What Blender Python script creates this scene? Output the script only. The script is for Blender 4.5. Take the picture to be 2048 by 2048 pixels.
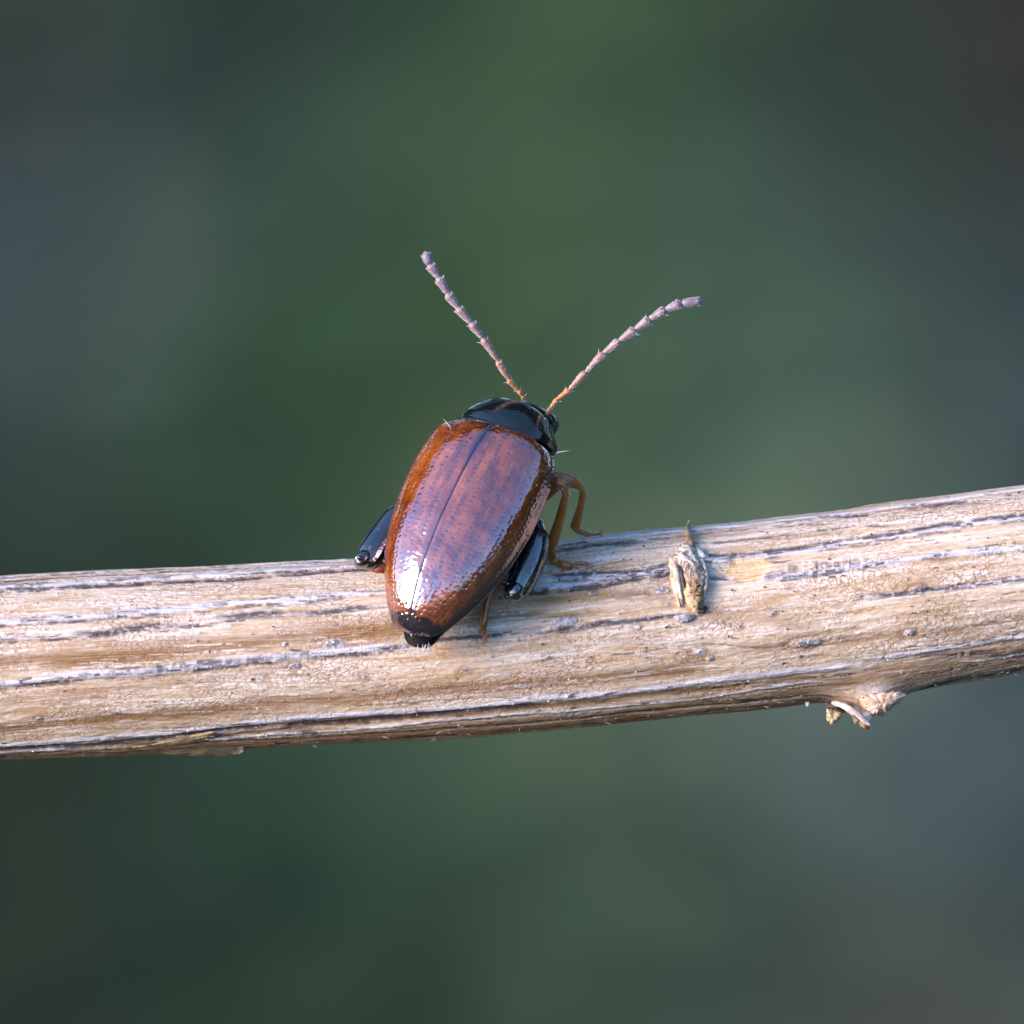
import bpy, bmesh, math, random
import numpy as np
from mathutils import Matrix, Vector

random.seed(7)
RNG = np.random.default_rng(11)
scene = bpy.context.scene
for o in list(bpy.data.objects):
    bpy.data.objects.remove(o, do_unlink=True)

# ------------------------------------------------------------------ camera, sky, sun, exposure
# 1 unit = 8 mm of the real place; the macro lens looks down PITCH degrees.
PITCH = 20.0
CAM_D = 60.0
G = Matrix.Rotation(math.radians(-PITCH), 4, 'X')          # view-aligned frame -> world
cd = bpy.data.cameras.new('macro_camera')
cam = bpy.data.objects.new('macro_camera', cd)
scene.collection.objects.link(cam)
cam.matrix_world = G @ Matrix.Translation((0, -CAM_D, 0)) @ Matrix.Rotation(math.radians(90), 4, 'X')
cd.sensor_width = 36.0
cd.lens = 36.0 * CAM_D / 2.048
cd.clip_start = 1.0
cd.clip_end = 20000.0
cd.dof.use_dof = True
cd.dof.focus_distance = CAM_D - 0.17
APERTURE = 0.85
cd.dof.aperture_fstop = cd.lens * 0.001 / APERTURE
cd.dof.aperture_blades = 0
scene.camera = cam

SUN_EL, SUN_AZ = 16.0, -66.0      # degrees; azimuth measured from the camera side, + to the right
world = bpy.data.worlds.new('World')
scene.world = world
world.use_nodes = True
wn = world.node_tree.nodes
wl = world.node_tree.links
wn.clear()
sky = wn.new('ShaderNodeTexSky')
sky.sky_type = 'NISHITA'
sky.sun_disc = False
sky.sun_elevation = math.radians(SUN_EL)
az = math.radians(SUN_AZ)
sun_dir = Vector((math.sin(az) * math.cos(math.radians(SUN_EL)), -math.cos(az) * math.cos(math.radians(SUN_EL)), math.sin(math.radians(SUN_EL))))
sky.sun_rotation = math.atan2(sun_dir.x, sun_dir.y)
sky.air_density = 1.0
sky.dust_density = 0.6
sky.ozone_density = 4.0
bg = wn.new('ShaderNodeBackground')
bg.inputs['Strength'].default_value = 0.12
wo = wn.new('ShaderNodeOutputWorld')
wl.new(sky.outputs[0], bg.inputs[0])
wl.new(bg.outputs[0], wo.inputs[0])

sd = bpy.data.lights.new('sun', 'SUN')
sd.energy = 1.5
sd.angle = math.radians(34)
sd.color = (1.0, 0.83, 0.74)
sun = bpy.data.objects.new('sun', sd)
scene.collection.objects.link(sun)
sun.rotation_euler = sun_dir.to_track_quat('Z', 'Y').to_euler()

scene.view_settings.view_transform = 'Standard'
scene.view_settings.look = 'None'
scene.view_settings.exposure = 2.15
scene.view_settings.gamma = 1.0
scene.view_settings.use_curve_mapping = False
scene.render.engine = 'CYCLES'
scene.cycles.use_denoising = True
scene.cycles.use_adaptive_sampling = False
scene.cycles.sample_clamp_indirect = 4.0
scene.cycles.max_bounces = 8
scene.cycles.caustics_reflective = False
scene.cycles.caustics_refractive = False
scene.render.film_transparent = False

# ------------------------------------------------------------------ helpers
def P(px, py, d=0.0):
    """a place in the view-aligned frame: photograph pixels across and down, depth in the same unit"""
    return np.array([(px - 1024.0), d, (1024.0 - py)]) / 1000.0

def link(o, parent=None, label=None, cat=None, kind=None, group=None):
    scene.collection.objects.link(o)
    if parent is not None:
        o.parent = parent
    if label: o['label'] = label
    if cat: o['category'] = cat
    if kind: o['kind'] = kind
    if group: o['group'] = group
    return o

def mesh_obj(name, verts, faces, mat, parent=None, smooth=True, attrs=None, **kw):
    verts = np.asarray(verts, np.float32).reshape(-1, 3)
    me = bpy.data.meshes.new(name)
    if isinstance(faces, np.ndarray) and faces.ndim == 2:
        n, k = faces.shape
        me.vertices.add(len(verts))
        me.vertices.foreach_set('co', verts.ravel())
        me.loops.add(n * k)
        me.loops.foreach_set('vertex_index', faces.astype(np.int32).ravel())
        me.polygons.add(n)
        me.polygons.foreach_set('loop_start', np.arange(0, n * k, k, dtype=np.int32))
        me.polygons.foreach_set('loop_total', np.full(n, k, np.int32))
        me.update(calc_edges=True)
    else:
        me.from_pydata(verts.tolist(), [], [list(f) for f in faces])
        me.update()
    me.validate()
    if attrs:
        for an, av in attrs.items():
            av = np.asarray(av, np.float32)
            if av.ndim == 1:
                a = me.attributes.new(an, 'FLOAT', 'POINT')
                a.data.foreach_set('value', av)
            else:
                a = me.attributes.new(an, 'FLOAT_VECTOR', 'POINT')
                a.data.foreach_set('vector', av.ravel())
    if smooth:
        me.polygons.foreach_set('use_smooth', np.ones(len(me.polygons), bool))
    me.materials.append(mat)
    o = bpy.data.objects.new(name, me)
    return link(o, parent, **kw)

def empty(name, mw, label, cat, **kw):
    o = bpy.data.objects.new(name, None)
    o.empty_display_size = 0.05
    link(o, None, label, cat, **kw)
    o.matrix_world = mw
    return o

def grid_faces(nu, nv, wrap_v=False):
    i = np.arange(nu - 1)[:, None]
    j = np.arange(nv if wrap_v else nv - 1)[None]
    a = i * nv + j
    b = i * nv + (j + 1) % nv
    c = (i + 1) * nv + (j + 1) % nv
    d = (i + 1) * nv + j
    return np.stack([a, b, c, d], -1).reshape(-1, 4)

def _hash(ix, iy, seed):
    h = (ix.astype(np.int64) * 374761393 + iy.astype(np.int64) * 668265263 + seed * 974711) & 0xFFFFFFFF
    h = ((h ^ (h >> 13)) * 1274126177) & 0xFFFFFFFF
    h = (h ^ (h >> 16)) & 0xFFFF
    return h / 65535.0

def vn(x, y, seed=0):
    x, y = np.broadcast_arrays(np.asarray(x, float), np.asarray(y, float))
    ix, iy = np.floor(x), np.floor(y)
    fx, fy = x - ix, y - iy
    fx = fx * fx * (3 - 2 * fx)
    fy = fy * fy * (3 - 2 * fy)
    a = _hash(ix, iy, seed); b = _hash(ix + 1, iy, seed)
    c = _hash(ix, iy + 1, seed); d = _hash(ix + 1, iy + 1, seed)
    return (a + (b - a) * fx) * (1 - fy) + (c + (d - c) * fx) * fy

def fbm(x, y, seed=0, oct=4):
    s = 0.0; amp = 1.0; tot = 0.0
    for k in range(oct):
        s = s + amp * vn(x * 2 ** k, y * 2 ** k, seed + 17 * k)
        tot += amp; amp *= 0.5
    return s / tot

def sstep(a, b, x):
    t = np.clip((x - a) / (b - a), 0, 1)
    return t * t * (3 - 2 * t)

def catmull(pts, n):
    pts = np.asarray(pts, float)
    m = len(pts)
    u = np.linspace(0, m - 1, n)
    i = np.clip(np.floor(u).astype(int), 0, m - 2)
    f = (u - i)[:, None]
    g = lambda k: pts[np.clip(k, 0, m - 1)]
    p0, p1, p2, p3 = g(i - 1), g(i), g(i + 1), g(i + 2)
    return 0.5 * ((2 * p1) + (-p0 + p2) * f + (2 * p0 - 5 * p1 + 4 * p2 - p3) * f ** 2 + (-p0 + 3 * p1 - 3 * p2 + p3) * f ** 3)

def pchip(xk, yk, x):
    """smooth interpolation through knots (Catmull tangents, limited)"""
    xk = np.asarray(xk, float); yk = np.asarray(yk, float)
    d = np.diff(yk) / np.diff(xk)
    m = np.empty_like(yk)
    m[1:-1] = np.where(d[:-1] * d[1:] > 0, 2 * d[:-1] * d[1:] / (d[:-1] + d[1:] + 1e-12), 0)
    m[0], m[-1] = d[0], d[-1]
    i = np.clip(np.searchsorted(xk, x) - 1, 0, len(xk) - 2)
    h = (xk[i + 1] - xk[i]); t = (x - xk[i]) / h
    return (yk[i] * (2 * t ** 3 - 3 * t ** 2 + 1) + h * m[i] * (t ** 3 - 2 * t ** 2 + t)
            + yk[i + 1] * (-2 * t ** 3 + 3 * t ** 2) + h * m[i + 1] * (t ** 3 - t ** 2))

def tube_data(pts, radii, n=None, seg=16, squash=1.0, side=(0, -1, 0), bump=0.0, seed=0, bumpf=40.0):
    """a loft along a path, closed at both ends; squash flattens it along `side`"""
    pts = np.asarray(pts, float); radii = np.asarray(radii, float)
    n = n or max(12, 6 * len(pts))
    c = catmull(pts, n)
    r = np.maximum(catmull(radii[:, None], n)[:, 0], 1e-5)
    # rounded caps
    t = np.gradient(c, axis=0); t /= np.linalg.norm(t, axis=1, keepdims=True) + 1e-12
    k = 4
    capa = [c[0] - t[0] * r[0] * math.sin(a) * 0.8 for a in np.linspace(math.pi / 2, 0.2, k)]
    rca = [r[0] * math.cos(a) for a in np.linspace(math.pi / 2, 0.2, k)]
    capb = [c[-1] + t[-1] * r[-1] * math.sin(a) * 0.8 for a in np.linspace(0.2, math.pi / 2, k)]
    rcb = [r[-1] * math.cos(a) for a in np.linspace(0.2, math.pi / 2, k)]
    C = np.vstack([capa, c, capb]); Rr = np.maximum(np.concatenate([rca, r, rcb]), 1e-6)
    T = np.vstack([[t[0]] * k, t, [t[-1]] * k])
    s = np.asarray(side, float)
    e2 = s[None] - (T @ s)[:, None] * T
    e2 /= np.linalg.norm(e2, axis=1, keepdims=True) + 1e-9
    e1 = np.cross(T, e2)
    a = np.linspace(0, 2 * math.pi, seg, endpoint=False)
    V = C[:, None] + Rr[:, None, None] * (np.cos(a)[None, :, None] * e1[:, None] + squash * np.sin(a)[None, :, None] * e2[:, None])
    if bump:
        nrm = V - C[:, None]
        ln = np.linalg.norm(nrm, axis=-1, keepdims=True) + 1e-9
        q = fbm(V[..., 0] * bumpf + 31 + V[..., 1] * bumpf * .7, V[..., 2] * bumpf + 57, seed, 4) - 0.5
        V = V + nrm / ln * (q * bump * 2)[..., None] * np.minimum(1, ln / (abs(bump) * 3 + 1e-6))
    return V.reshape(-1, 3), grid_faces(len(C), seg, True)

def tube(name, pts, radii, mat, parent, **kw):
    ok = {k: kw.pop(k) for k in list(kw) if k in ('n', 'seg', 'squash', 'side', 'bump', 'seed', 'bumpf')}
    v, f = tube_data(pts, radii, **ok)
    return mesh_obj(name, v, f, mat, parent, **kw)

def hairs_data(bases, dirs, lengths, radii, bend=0.25):
    """thin tapering bristles: 3-sided, two joints"""
    V = []; F = []
    for b, d, l, r in zip(bases, dirs, lengths, radii):
        b = np.asarray(b, float); d = np.asarray(d, float)
        d = d / (np.linalg.norm(d) + 1e-9)
        u = np.cross(d, [0.31, 0.52, 0.79]); u /= np.linalg.norm(u) + 1e-9
        w = np.cross(d, u)
        bd = (u * random.uniform(-1, 1) + w * random.uniform(-1, 1)) * bend * l
        base = len(V)
        for k, (s, rr) in enumerate(((0, 1.0), (0.5, 0.75), (1.0, 0.12))):
            cc = b + d * l * s + bd * s * s
            for a in (0, 2.094, 4.189):
                V.append(cc + (u * math.cos(a) + w * math.sin(a)) * r * rr)
        for k in (0, 1):
            for m in range(3):
                F.append((base + k * 3 + m, base + k * 3 + (m + 1) % 3, base + (k + 1) * 3 + (m + 1) % 3, base + (k + 1) * 3 + m))
    return np.array(V), np.array(F)

# ------------------------------------------------------------------ materials
def new_mat(name):
    m = bpy.data.materials.new(name)
    m.use_nodes = True
    nt = m.node_tree
    bsdf = nt.nodes['Principled BSDF']
    return m, nt, bsdf

def N(nt, t, **kw):
    n = nt.nodes.new(t)
    for k, v in kw.items():
        if k.startswith('i_'):
            key = k[2:]
            n.inputs[int(key) if key.isdigit() else key.replace('_', ' ')].default_value = v
        else:
            setattr(n, k, v)
    return n

def mixc(nt, fac, a, b, blend='MIX'):
    n = nt.nodes.new('ShaderNodeMix'); n.data_type = 'RGBA'; n.blend_type = blend
    def put(sock, v):
        if hasattr(v, 'is_linked') or isinstance(v, bpy.types.NodeSocket): nt.links.new(v, sock)
        else: sock.default_value = v if not isinstance(v, tuple) or len(v) == 4 else (*v, 1)
    put(n.inputs[0], fac) if isinstance(fac, bpy.types.NodeSocket) else setattr(n.inputs[0], 'default_value', fac)
    put(n.inputs[6], a); put(n.inputs[7], b)
    return n.outputs[2]

def mth(nt, op, a, b=None, c=None, clamp=False):
    n = nt.nodes.new('ShaderNodeMath'); n.operation = op; n.use_clamp = clamp
    for i, v in enumerate((a, b, c)):
        if v is None: continue
        if isinstance(v, bpy.types.NodeSocket): nt.links.new(v, n.inputs[i])
        else: n.inputs[i].default_value = v
    return n.outputs[0]

def ramp(nt, fac, stops):
    n = nt.nodes.new('ShaderNodeValToRGB')
    e = n.color_ramp.elements
    while len(e) < len(stops): e.new(0.5)
    for el, (p, c) in zip(e, stops):
        el.position = p
        el.color = (c, c, c, 1) if not isinstance(c, tuple) else (*c, 1)
    nt.links.new(fac, n.inputs[0])
    return n.outputs[0]

def attr(nt, name, out='Fac'):
    n = nt.nodes.new('ShaderNodeAttribute'); n.attribute_name = name
    return n.outputs[out]

def noise(nt, vec, scale, detail=4, rough=0.6, dist=0.0):
    n = N(nt, 'ShaderNodeTexNoise'); n.inputs['Scale'].default_value = scale
    n.inputs['Detail'].default_value = detail; n.inputs['Roughness'].default_value = rough
    n.inputs['Distortion'].default_value = dist
    if vec is not None: nt.links.new(vec, n.inputs['Vector'])
    return n.outputs['Fac']

def mapping(nt, vec, scale):
    n = N(nt, 'ShaderNodeMapping'); n.inputs['Scale'].default_value = scale
    nt.links.new(vec, n.inputs['Vector'])
    return n.outputs[0]

def objco(nt):
    return N(nt, 'ShaderNodeTexCoord').outputs['Object']

def bump(nt, bsdf, h, strength, dist):
    b = N(nt, 'ShaderNodeBump'); b.inputs['Strength'].default_value = strength; b.inputs['Distance'].default_value = dist
    nt.links.new(h, b.inputs['Height'])
    nt.links.new(b.outputs[0], bsdf.inputs['Normal'])
    return b

def simple_mat(name, c1, c2, scale=60, rough=0.5, bstr=0.3, bdist=0.002, spec=0.5, stretch=(1, 1, 1), **ins):
    m, nt, b = new_mat(name)
    v = mapping(nt, objco(nt), stretch)
    n = noise(nt, v, scale, 5, 0.65)
    nt.links.new(mixc(nt, ramp(nt, n, ((0.35, 0.0), (0.65, 1.0))), c1, c2), b.inputs['Base Color'])
    b.inputs['Roughness'].default_value = rough
    b.inputs['Specular IOR Level'].default_value = spec
    for k, val in ins.items():
        b.inputs[k.replace('_', ' ')].default_value = val
    bump(nt, b, n, bstr, bdist)
    return m

# ------------------------------------------------------------------ ground and vegetation behind
GZ = -60.0
def mat_ground():
    m, nt, b = new_mat('ground_turf')
    n1 = noise(nt, objco(nt), 0.35, 6, 0.7)
    n2 = noise(nt, objco(nt), 0.05, 4, 0.6)
    c = mixc(nt, ramp(nt, n1, ((0.3, 0.0), (0.7, 1.0))), (0.022, 0.04, 0.022), (0.05, 0.075, 0.045))
    c = mixc(nt, ramp(nt, n2, ((0.4, 0.0), (0.7, 1.0))), c, (0.05, 0.06, 0.05))
    nt.links.new(c, b.inputs['Base Color'])
    b.inputs['Roughness'].default_value = 0.9
    bump(nt, b, n1, 0.8, 0.5)
    return m

gn = 81
gx = np.sign(np.linspace(-1, 1, gn)) * np.abs(np.linspace(-1, 1, gn)) ** 3.5 * 6000
gX, gY = np.meshgrid(gx, gx, indexing='ij')
gv = np.stack([gX, gY + 120, GZ + (fbm(gX * .06 + 900, gY * .06 + 900, 5) - .5) * 2.0], -1)
mesh_obj('ground', gv.reshape(-1, 3), grid_faces(gn, gn)[:, ::-1].copy(), mat_ground(), kind='structure')

ANCH = [((0,0),(59,64,69)),((30,300),(60,73,75)),((350,60),(43,63,58)),((450,400),(84,93,100)),((0,650),(85,97,117)),((700,80),(48,57,61)),
 ((300,600),(52,73,73)),((600,650),(40,63,55)),((700,300),(46,66,77)),((480,800),(40,68,50)),((150,900),(49,67,66)),((500,1000),(36,51,47)),
 ((0,1080),(42,55,56)),((850,550),(60,84,68)),((1000,400),(73,105,81)),((1100,130),(62,85,66)),((1050,650),(54,75,40)),((950,880),(65,84,67)),
 ((900,50),(41,56,49)),((1400,60),(31,43,46)),((1550,250),(40,63,60)),((1250,400),(74,98,100)),((1500,550),(74,99,99)),((1700,450),(50,69,65)),
 ((1950,100),(42,44,50)),((2030,300),(72,56,59)),((2000,600),(41,55,67)),((1800,750),(81,96,109)),((1500,850),(70,95,80)),((1250,900),(59,84,86)),
 ((1950,900),(50,63,84)),((0,1560),(48,52,49)),((0,2040),(30,34,34)),((300,1650),(35,46,43)),((480,1700),(59,90,83)),((500,1900),(30,45,37)),
 ((900,1600),(50,70,55)),((850,1750),(63,86,79)),((900,2000),(30,42,36)),((1200,1600),(109,125,115)),((1400,1550),(134,147,143)),((1250,1850),(38,57,56)),
 ((1600,1700),(78,92,86)),((1850,1600),(62,78,99)),((2040,1700),(55,68,82)),((1700,1980),(71,69,68)),((1400,2000),(63,85,83))]
AXY = np.array([a for a, _ in ANCH], float)
ACL = (np.array([c for _, c in ANCH], float) / 255.0) ** 2.2

def plant_colour(xy):
    """leaf colour by place in the view, blended between the anchor tones"""
    d2 = ((xy[:, None] - AXY[None]) ** 2).sum(-1)
    w = 1.0 / (d2 + 90.0 ** 2) ** 2
    return (w @ ACL) / w.sum(1, keepdims=True)

def leaf_mass(name, centres, sizes, cols, mat, tilt, parent=None, **kw):
    """folded six-point leaves with random turns"""
    n = len(centres)
    L = np.array([[0, 0, 0], [-.28, .3, .06], [.28, .3, .06], [-.3, .62, .05], [.3, .62, .05], [0, 1, -.06], [0, .45, -.05]])
    F = np.array([[0, 2, 6], [0, 6, 1], [1, 6, 3], [6, 2, 4], [3, 6, 5], [6, 4, 5]])
    yaw = RNG.uniform(0, 2 * math.pi, n); pit = RNG.normal(tilt, 0.22, n); rol = RNG.normal(0, 0.25, n)
    cy, sy, cp, sp, cr, sr = np.cos(yaw), np.sin(yaw), np.cos(pit), np.sin(pit), np.cos(rol), np.sin(rol)
    Z0 = np.zeros(n); O1 = np.ones(n)
    Rz = np.array([[cy, -sy, Z0], [sy, cy, Z0], [Z0, Z0, O1]]).transpose(2, 0, 1)
    Rx = np.array([[O1, Z0, Z0], [Z0, cp, -sp], [Z0, sp, cp]]).transpose(2, 0, 1)
    Ry = np.array([[cr, Z0, sr], [Z0, O1, Z0], [-sr, Z0, cr]]).transpose(2, 0, 1)
    R = Rz @ Rx @ Ry
    V = np.einsum('nij,kj->nki', R, L) * sizes[:, None, None] + centres[:, None]
    FF = (F[None] + (np.arange(n) * len(L))[:, None, None]).reshape(-1, 3)
    return mesh_obj(name, V.reshape(-1, 3), FF, mat, parent, smooth=False, attrs={'leaf_col': np.repeat(cols, len(L), 0)}, **kw)

def mat_leaf(name, rough=0.6):
    m, nt, b = new_mat(name)
    n = noise(nt, objco(nt), 3.0, 4, 0.6)
    c = mixc(nt, ramp(nt, n, ((0.3, 0.0), (0.7, 0.12))), attr(nt, 'leaf_col', 'Color'), (0.06, 0.09, 0.05))
    nt.links.new(c, b.inputs['Base Color'])
    b.inputs['Roughness'].default_value = rough
    b.inputs['Specular IOR Level'].default_value = 0.15
    return m

# ground cover in the field of view: low leafy plants, sage, dry stalk litter
Ginv = np.array(G.inverted())[:3, :3]
NB = 15000
gd = RNG.uniform(-50, 65, NB)
sp_ = math.radians(PITCH)
y_hit = (-GZ) / math.sin(sp_) * math.cos(sp_)
cx = RNG.uniform(-14, 14, NB)
cen = np.stack([cx, y_hit + gd, GZ + RNG.uniform(0.2, 1.0, NB)], -1)
vl = cen @ Ginv.T
k_ = CAM_D / (CAM_D + vl[:, 1])
pix = np.stack([1024 + 1000 * vl[:, 0] * k_, 1024 - 1000 * vl[:, 2] * k_], -1)
LEAF_GAIN = np.array([2.30, 1.90, 1.17])
col = plant_colour(pix) * LEAF_GAIN * RNG.uniform(0.93, 1.07, (NB, 1)) * RNG.uniform(0.98, 1.02, (NB, 3))
col = np.minimum(col, 0.4)
leaf_mass('ground_cover', cen, RNG.uniform(0.8, 1.8, NB), col, mat_leaf('ground_cover_leaf'), 0.08,
          label='out of focus grey green and dark green low plants filling the background', cat='foliage', kind='stuff')

# the hedge and trees that stand round the clearing (seen only as dark reflections in the shell)
NH = 8000
ha = RNG.uniform(-math.pi, math.pi, NH)                 # 0 = behind the camera, + = to the right
def hedge_el(a):
    d = np.degrees(a)
    return pchip([-180, -150, -125, -108, -60, -40, -15, 0, 25, 60, 100, 140, 180], [58, 54, 34, 6, 3, 8, 14, 10, 9, 22, 34, 54, 58], d)
hr = RNG.uniform(330, 420, NH)
hz = np.tan(np.radians(hedge_el(ha) * RNG.uniform(0.0, 1.0, NH) ** 0.7)) * hr
hz = GZ + (np.tan(np.radians(hedge_el(ha))) * hr - GZ * .6) * RNG.uniform(0.0, 1, NH) ** 0.7
hc = np.stack([np.sin(ha) * hr, -np.cos(ha) * hr, hz], -1)
hcol = np.array([[0.016, 0.024, 0.011]]) * RNG.uniform(0.6, 1.5, (NH, 1)) * RNG.uniform(0.9, 1.1, (NH, 3))
leaf_mass('hedge', hc, RNG.uniform(.5, 1.2, NH) * np.clip(hedge_el(ha) * 1.6, 7, 50), hcol, mat_leaf('hedge_leaf'), 0.9,
          label='dark green hedge and trees standing round the clearing', cat='hedge', kind='stuff')

# ------------------------------------------------------------------ the dry stem
TOPX = [-1800,-200,0,130,260,400,520,700,900,1113,1177,1236,1392,1481,1559,1698,1740,1879,2047,2300,3900]
TOPY = [1205,1163,1150,1142,1136,1131,1124,1116,1102,1081,1071,1063,1050,1042,1032,1016,1008,990,968,935,740]
BOTX = [-1800,-200,0,135,269,487,668,899,1159,1392,1507,1649,1760,1837,1907,2047,2300,3900]
BOTY = [1580,1530,1521,1517,1511,1499,1490,1479,1457,1433,1422,1405,1391,1382,1370,1348,1310,1100]
def topf(x): return pchip(TOPX, TOPY, x)
def botf(x): return pchip(BOTX, BOTY, x)

xs = np.concatenate([np.arange(-1800, -160, 40), np.arange(-160, 2210, 1.5), np.arange(2210, 3900, 40)])
ph = np.concatenate([np.linspace(-0.12 * math.pi, 1.12 * math.pi, 380, endpoint=False), np.linspace(1.12 * math.pi, 1.88 * math.pi, 40, endpoint=False)])
NX, NP = len(xs), len(ph)
TT, BB = topf(xs), botf(xs)
CZ, RR = (TT + BB) / 2, (BB - TT) / 2
X2 = np.repeat(xs[:, None], NP, 1)
PH = np.repeat(ph[None], NX, 0)
R2 = np.repeat(RR[:, None], NP, 1)
ARC = R2 * PH                                   # px round the stem from the top edge

def phi_of(x, y):
    c = np.clip((CZI(x) - y) / RRI(x), -0.999, 0.999)
    return np.arccos(c)
CZI = lambda x: (topf(x) + botf(x)) / 2
RRI = lambda x: (botf(x) - topf(x)) / 2

def line_dist(pts, wob=3.0, seed=0):
    """signed distance (px, + is below) to a strand drawn through pts, and a mask of its length"""
    pts = np.asarray(pts, float)
    xk, yk = pts[:, 0], pts[:, 1]
    xx = np.clip(xs, xk[0], xk[-1])
    y = pchip(xk, yk, xx) + (fbm(xs / 55.0, seed * 3.1 + 0.5, seed + 3, 3) - 0.5) * wob * 2
    a = phi_of(xs, y) * RR
    ext = np.minimum(sstep(xk[0] - 70, xk[0] + 15, xs) if xk[0] > -100 else 1.0, 1 - sstep(xk[-1] - 15, xk[-1] + 70, xs) if xk[-1] < 2100 else 1.0)
    return ARC - a[:, None], np.broadcast_to(ext, xs.shape)[:, None]

H = np.zeros((NX, NP)); RIB = np.zeros((NX, NP)); DARK = np.zeros((NX, NP)); BROWN = np.zeros((NX, NP)); ORANGE = np.zeros((NX, NP)); SMOOTHM = np.zeros((NX, NP))
RIBLINES = []
def rib(pts, h=4.0, w=7.0, col=1.0, under=0.0, wob=2.5, seed=0):
    global H, RIB, DARK
    h, w, wob = h * .5, w * .82, wob * .6
    if col > .5: RIBLINES.append((np.asarray(pts, float), w))
    d, e = line_dist(pts, wob, seed)
    ww = w * (0.75 + 0.5 * fbm(xs / 40.0, seed + .3, seed + 9, 2))[:, None]
    g = np.exp(-(d / ww) ** 2)
    e2 = e * (0.55 + 0.75 * fbm(xs / 90.0, seed * 1.7, seed + 21, 3))[:, None]
    H += h * g * e2
    H -= 0.55 * h * np.exp(-((d - 1.7 * ww) / (0.8 * ww)) ** 2) * e2
    RIB = np.maximum(RIB, np.clip(col * np.exp(-(d / (ww * 1.05)) ** 4) * e, 0, 1))
    if under:
        brk = sstep(0.38, 0.62, fbm(xs / 45.0, seed * 2.3, seed + 33, 4))[:, None]
        DARK = np.maximum(DARK, under * brk * e * np.exp(-((d - 1.35 * ww) / (0.62 * ww)) ** 2))
        DARK = np.maximum(DARK, 0.6 * under * e * sstep(.56, .72, fbm(xs / 28.0, seed * 5.3, seed + 43, 3))[:, None] * np.exp(-(d / (1.0 * ww)) ** 2))
def dark(pts, w=4.0, s=1.0, lo=0.35, hi=0.6, wl=45.0, seed=0, h=-2.0, wob=2.0):
    global H, DARK
    w = w * 1.3
    d, e = line_dist(pts, wob, seed)
    brk = sstep(lo - .06, hi - .03, fbm(xs / wl, seed * 1.3, seed + 5, 4))[:, None]
    g = np.exp(-(np.abs(d) / w) ** 2.5) * e * brk
    DARK = np.maximum(DARK, s * g); H += h * g
def brown(pts, w=16.0, s=1.0, seed=0, h=-2.5):
    global H, BROWN
    d, e = line_dist(pts, 3, seed)
    g = np.exp(-(np.abs(d) / w) ** 2.2) * e
    BROWN = np.maximum(BROWN, s * g * (0.7 + 0.55 * fbm(xs / 120.0, seed, seed + 2, 3))[:, None]); H += h * g

# left and middle strands
rib([(-200,1170),(0,1153),(269,1139),(520,1126),(720,1117)], 3.5, 6, .9, .9, seed=1)
dark([(-200,1175),(0,1160),(67,1155),(161,1150),(269,1146),(430,1137),(700,1128)], 3.2, .9, .3, .55, 50, seed=2)
rib([(-200,1188),(0,1171),(116,1167),(229,1160),(350,1152),(511,1141),(720,1130)], 4.5, 9, 1, 1.0, seed=3)
dark([(-200,1196),(0,1181),(116,1176),(229,1168),(350,1160),(470,1156),(600,1145),(740,1134)], 6, 1., .3, .55, 45, seed=4, h=-3)
rib([(-200,1258),(0,1243),(135,1235),(269,1223),(404,1212),(458,1205),(594,1198),(668,1189),(765,1181)], 6, 7.5, 1, .9, seed=5)
rib([(-200,1292),(0,1279),(161,1267),(269,1255),(377,1249),(498,1230),(631,1225),(693,1217),(770,1208)], 3, 5, .55, .6, seed=6)
dark([(190,1267),(215,1265),(269,1254),(310,1250)], 6, 1, .2, .4, 30, seed=7)
dark([(470,1231),(519,1226),(545,1224)], 7, .9, .2, .4, 25, seed=8)
dark([(640,1224),(693,1217),(720,1214)], 5, .9, .2, .4, 25, seed=9)
brown([(-200,1345),(0,1326),(269,1312),(420,1294),(511,1286),(594,1272),(780,1258),(860,1250)], 20, 1, 1)
rib([(-200,1386),(0,1369),(135,1352),(269,1345),(404,1330),(511,1318),(581,1311),(681,1301),(768,1294)], 7, 8.5, 1, .75, seed=10)
dark([(60,1370),(90,1369),(120,1366)], 4, .8, .2, .3, 30, seed=11)
dark([(300,1337),(340,1334),(430,1324),(560,1314),(610,1306)], 6, .75, .4, .6, 30, seed=12)
dark([(780,1296),(900,1277),(990,1270),(1060,1264),(1133,1257),(1236,1244),(1353,1231)], 4, .9, .3, .5, 60, seed=13)
rib([(960,1270),(1060,1262),(1133,1255),(1236,1242),(1353,1228)], 3, 5, .6, .3, seed=14)
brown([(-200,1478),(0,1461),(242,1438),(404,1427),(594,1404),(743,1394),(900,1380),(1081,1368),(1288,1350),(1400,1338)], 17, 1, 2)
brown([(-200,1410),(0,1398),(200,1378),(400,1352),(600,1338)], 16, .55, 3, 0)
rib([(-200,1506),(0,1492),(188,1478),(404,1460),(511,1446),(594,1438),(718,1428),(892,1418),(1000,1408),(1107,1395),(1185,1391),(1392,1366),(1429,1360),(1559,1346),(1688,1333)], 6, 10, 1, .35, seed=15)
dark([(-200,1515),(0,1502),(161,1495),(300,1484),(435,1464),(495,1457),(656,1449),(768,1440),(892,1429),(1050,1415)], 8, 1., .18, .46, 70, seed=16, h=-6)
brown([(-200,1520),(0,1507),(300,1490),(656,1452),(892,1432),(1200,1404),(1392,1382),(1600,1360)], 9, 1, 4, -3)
rib([(-200,1520),(0,1509),(269,1490),(445,1480),(544,1470),(668,1463),(892,1441),(1159,1420),(1392,1399),(1481,1384),(1610,1364)], 4, 5, .95, .6, seed=17)
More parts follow.
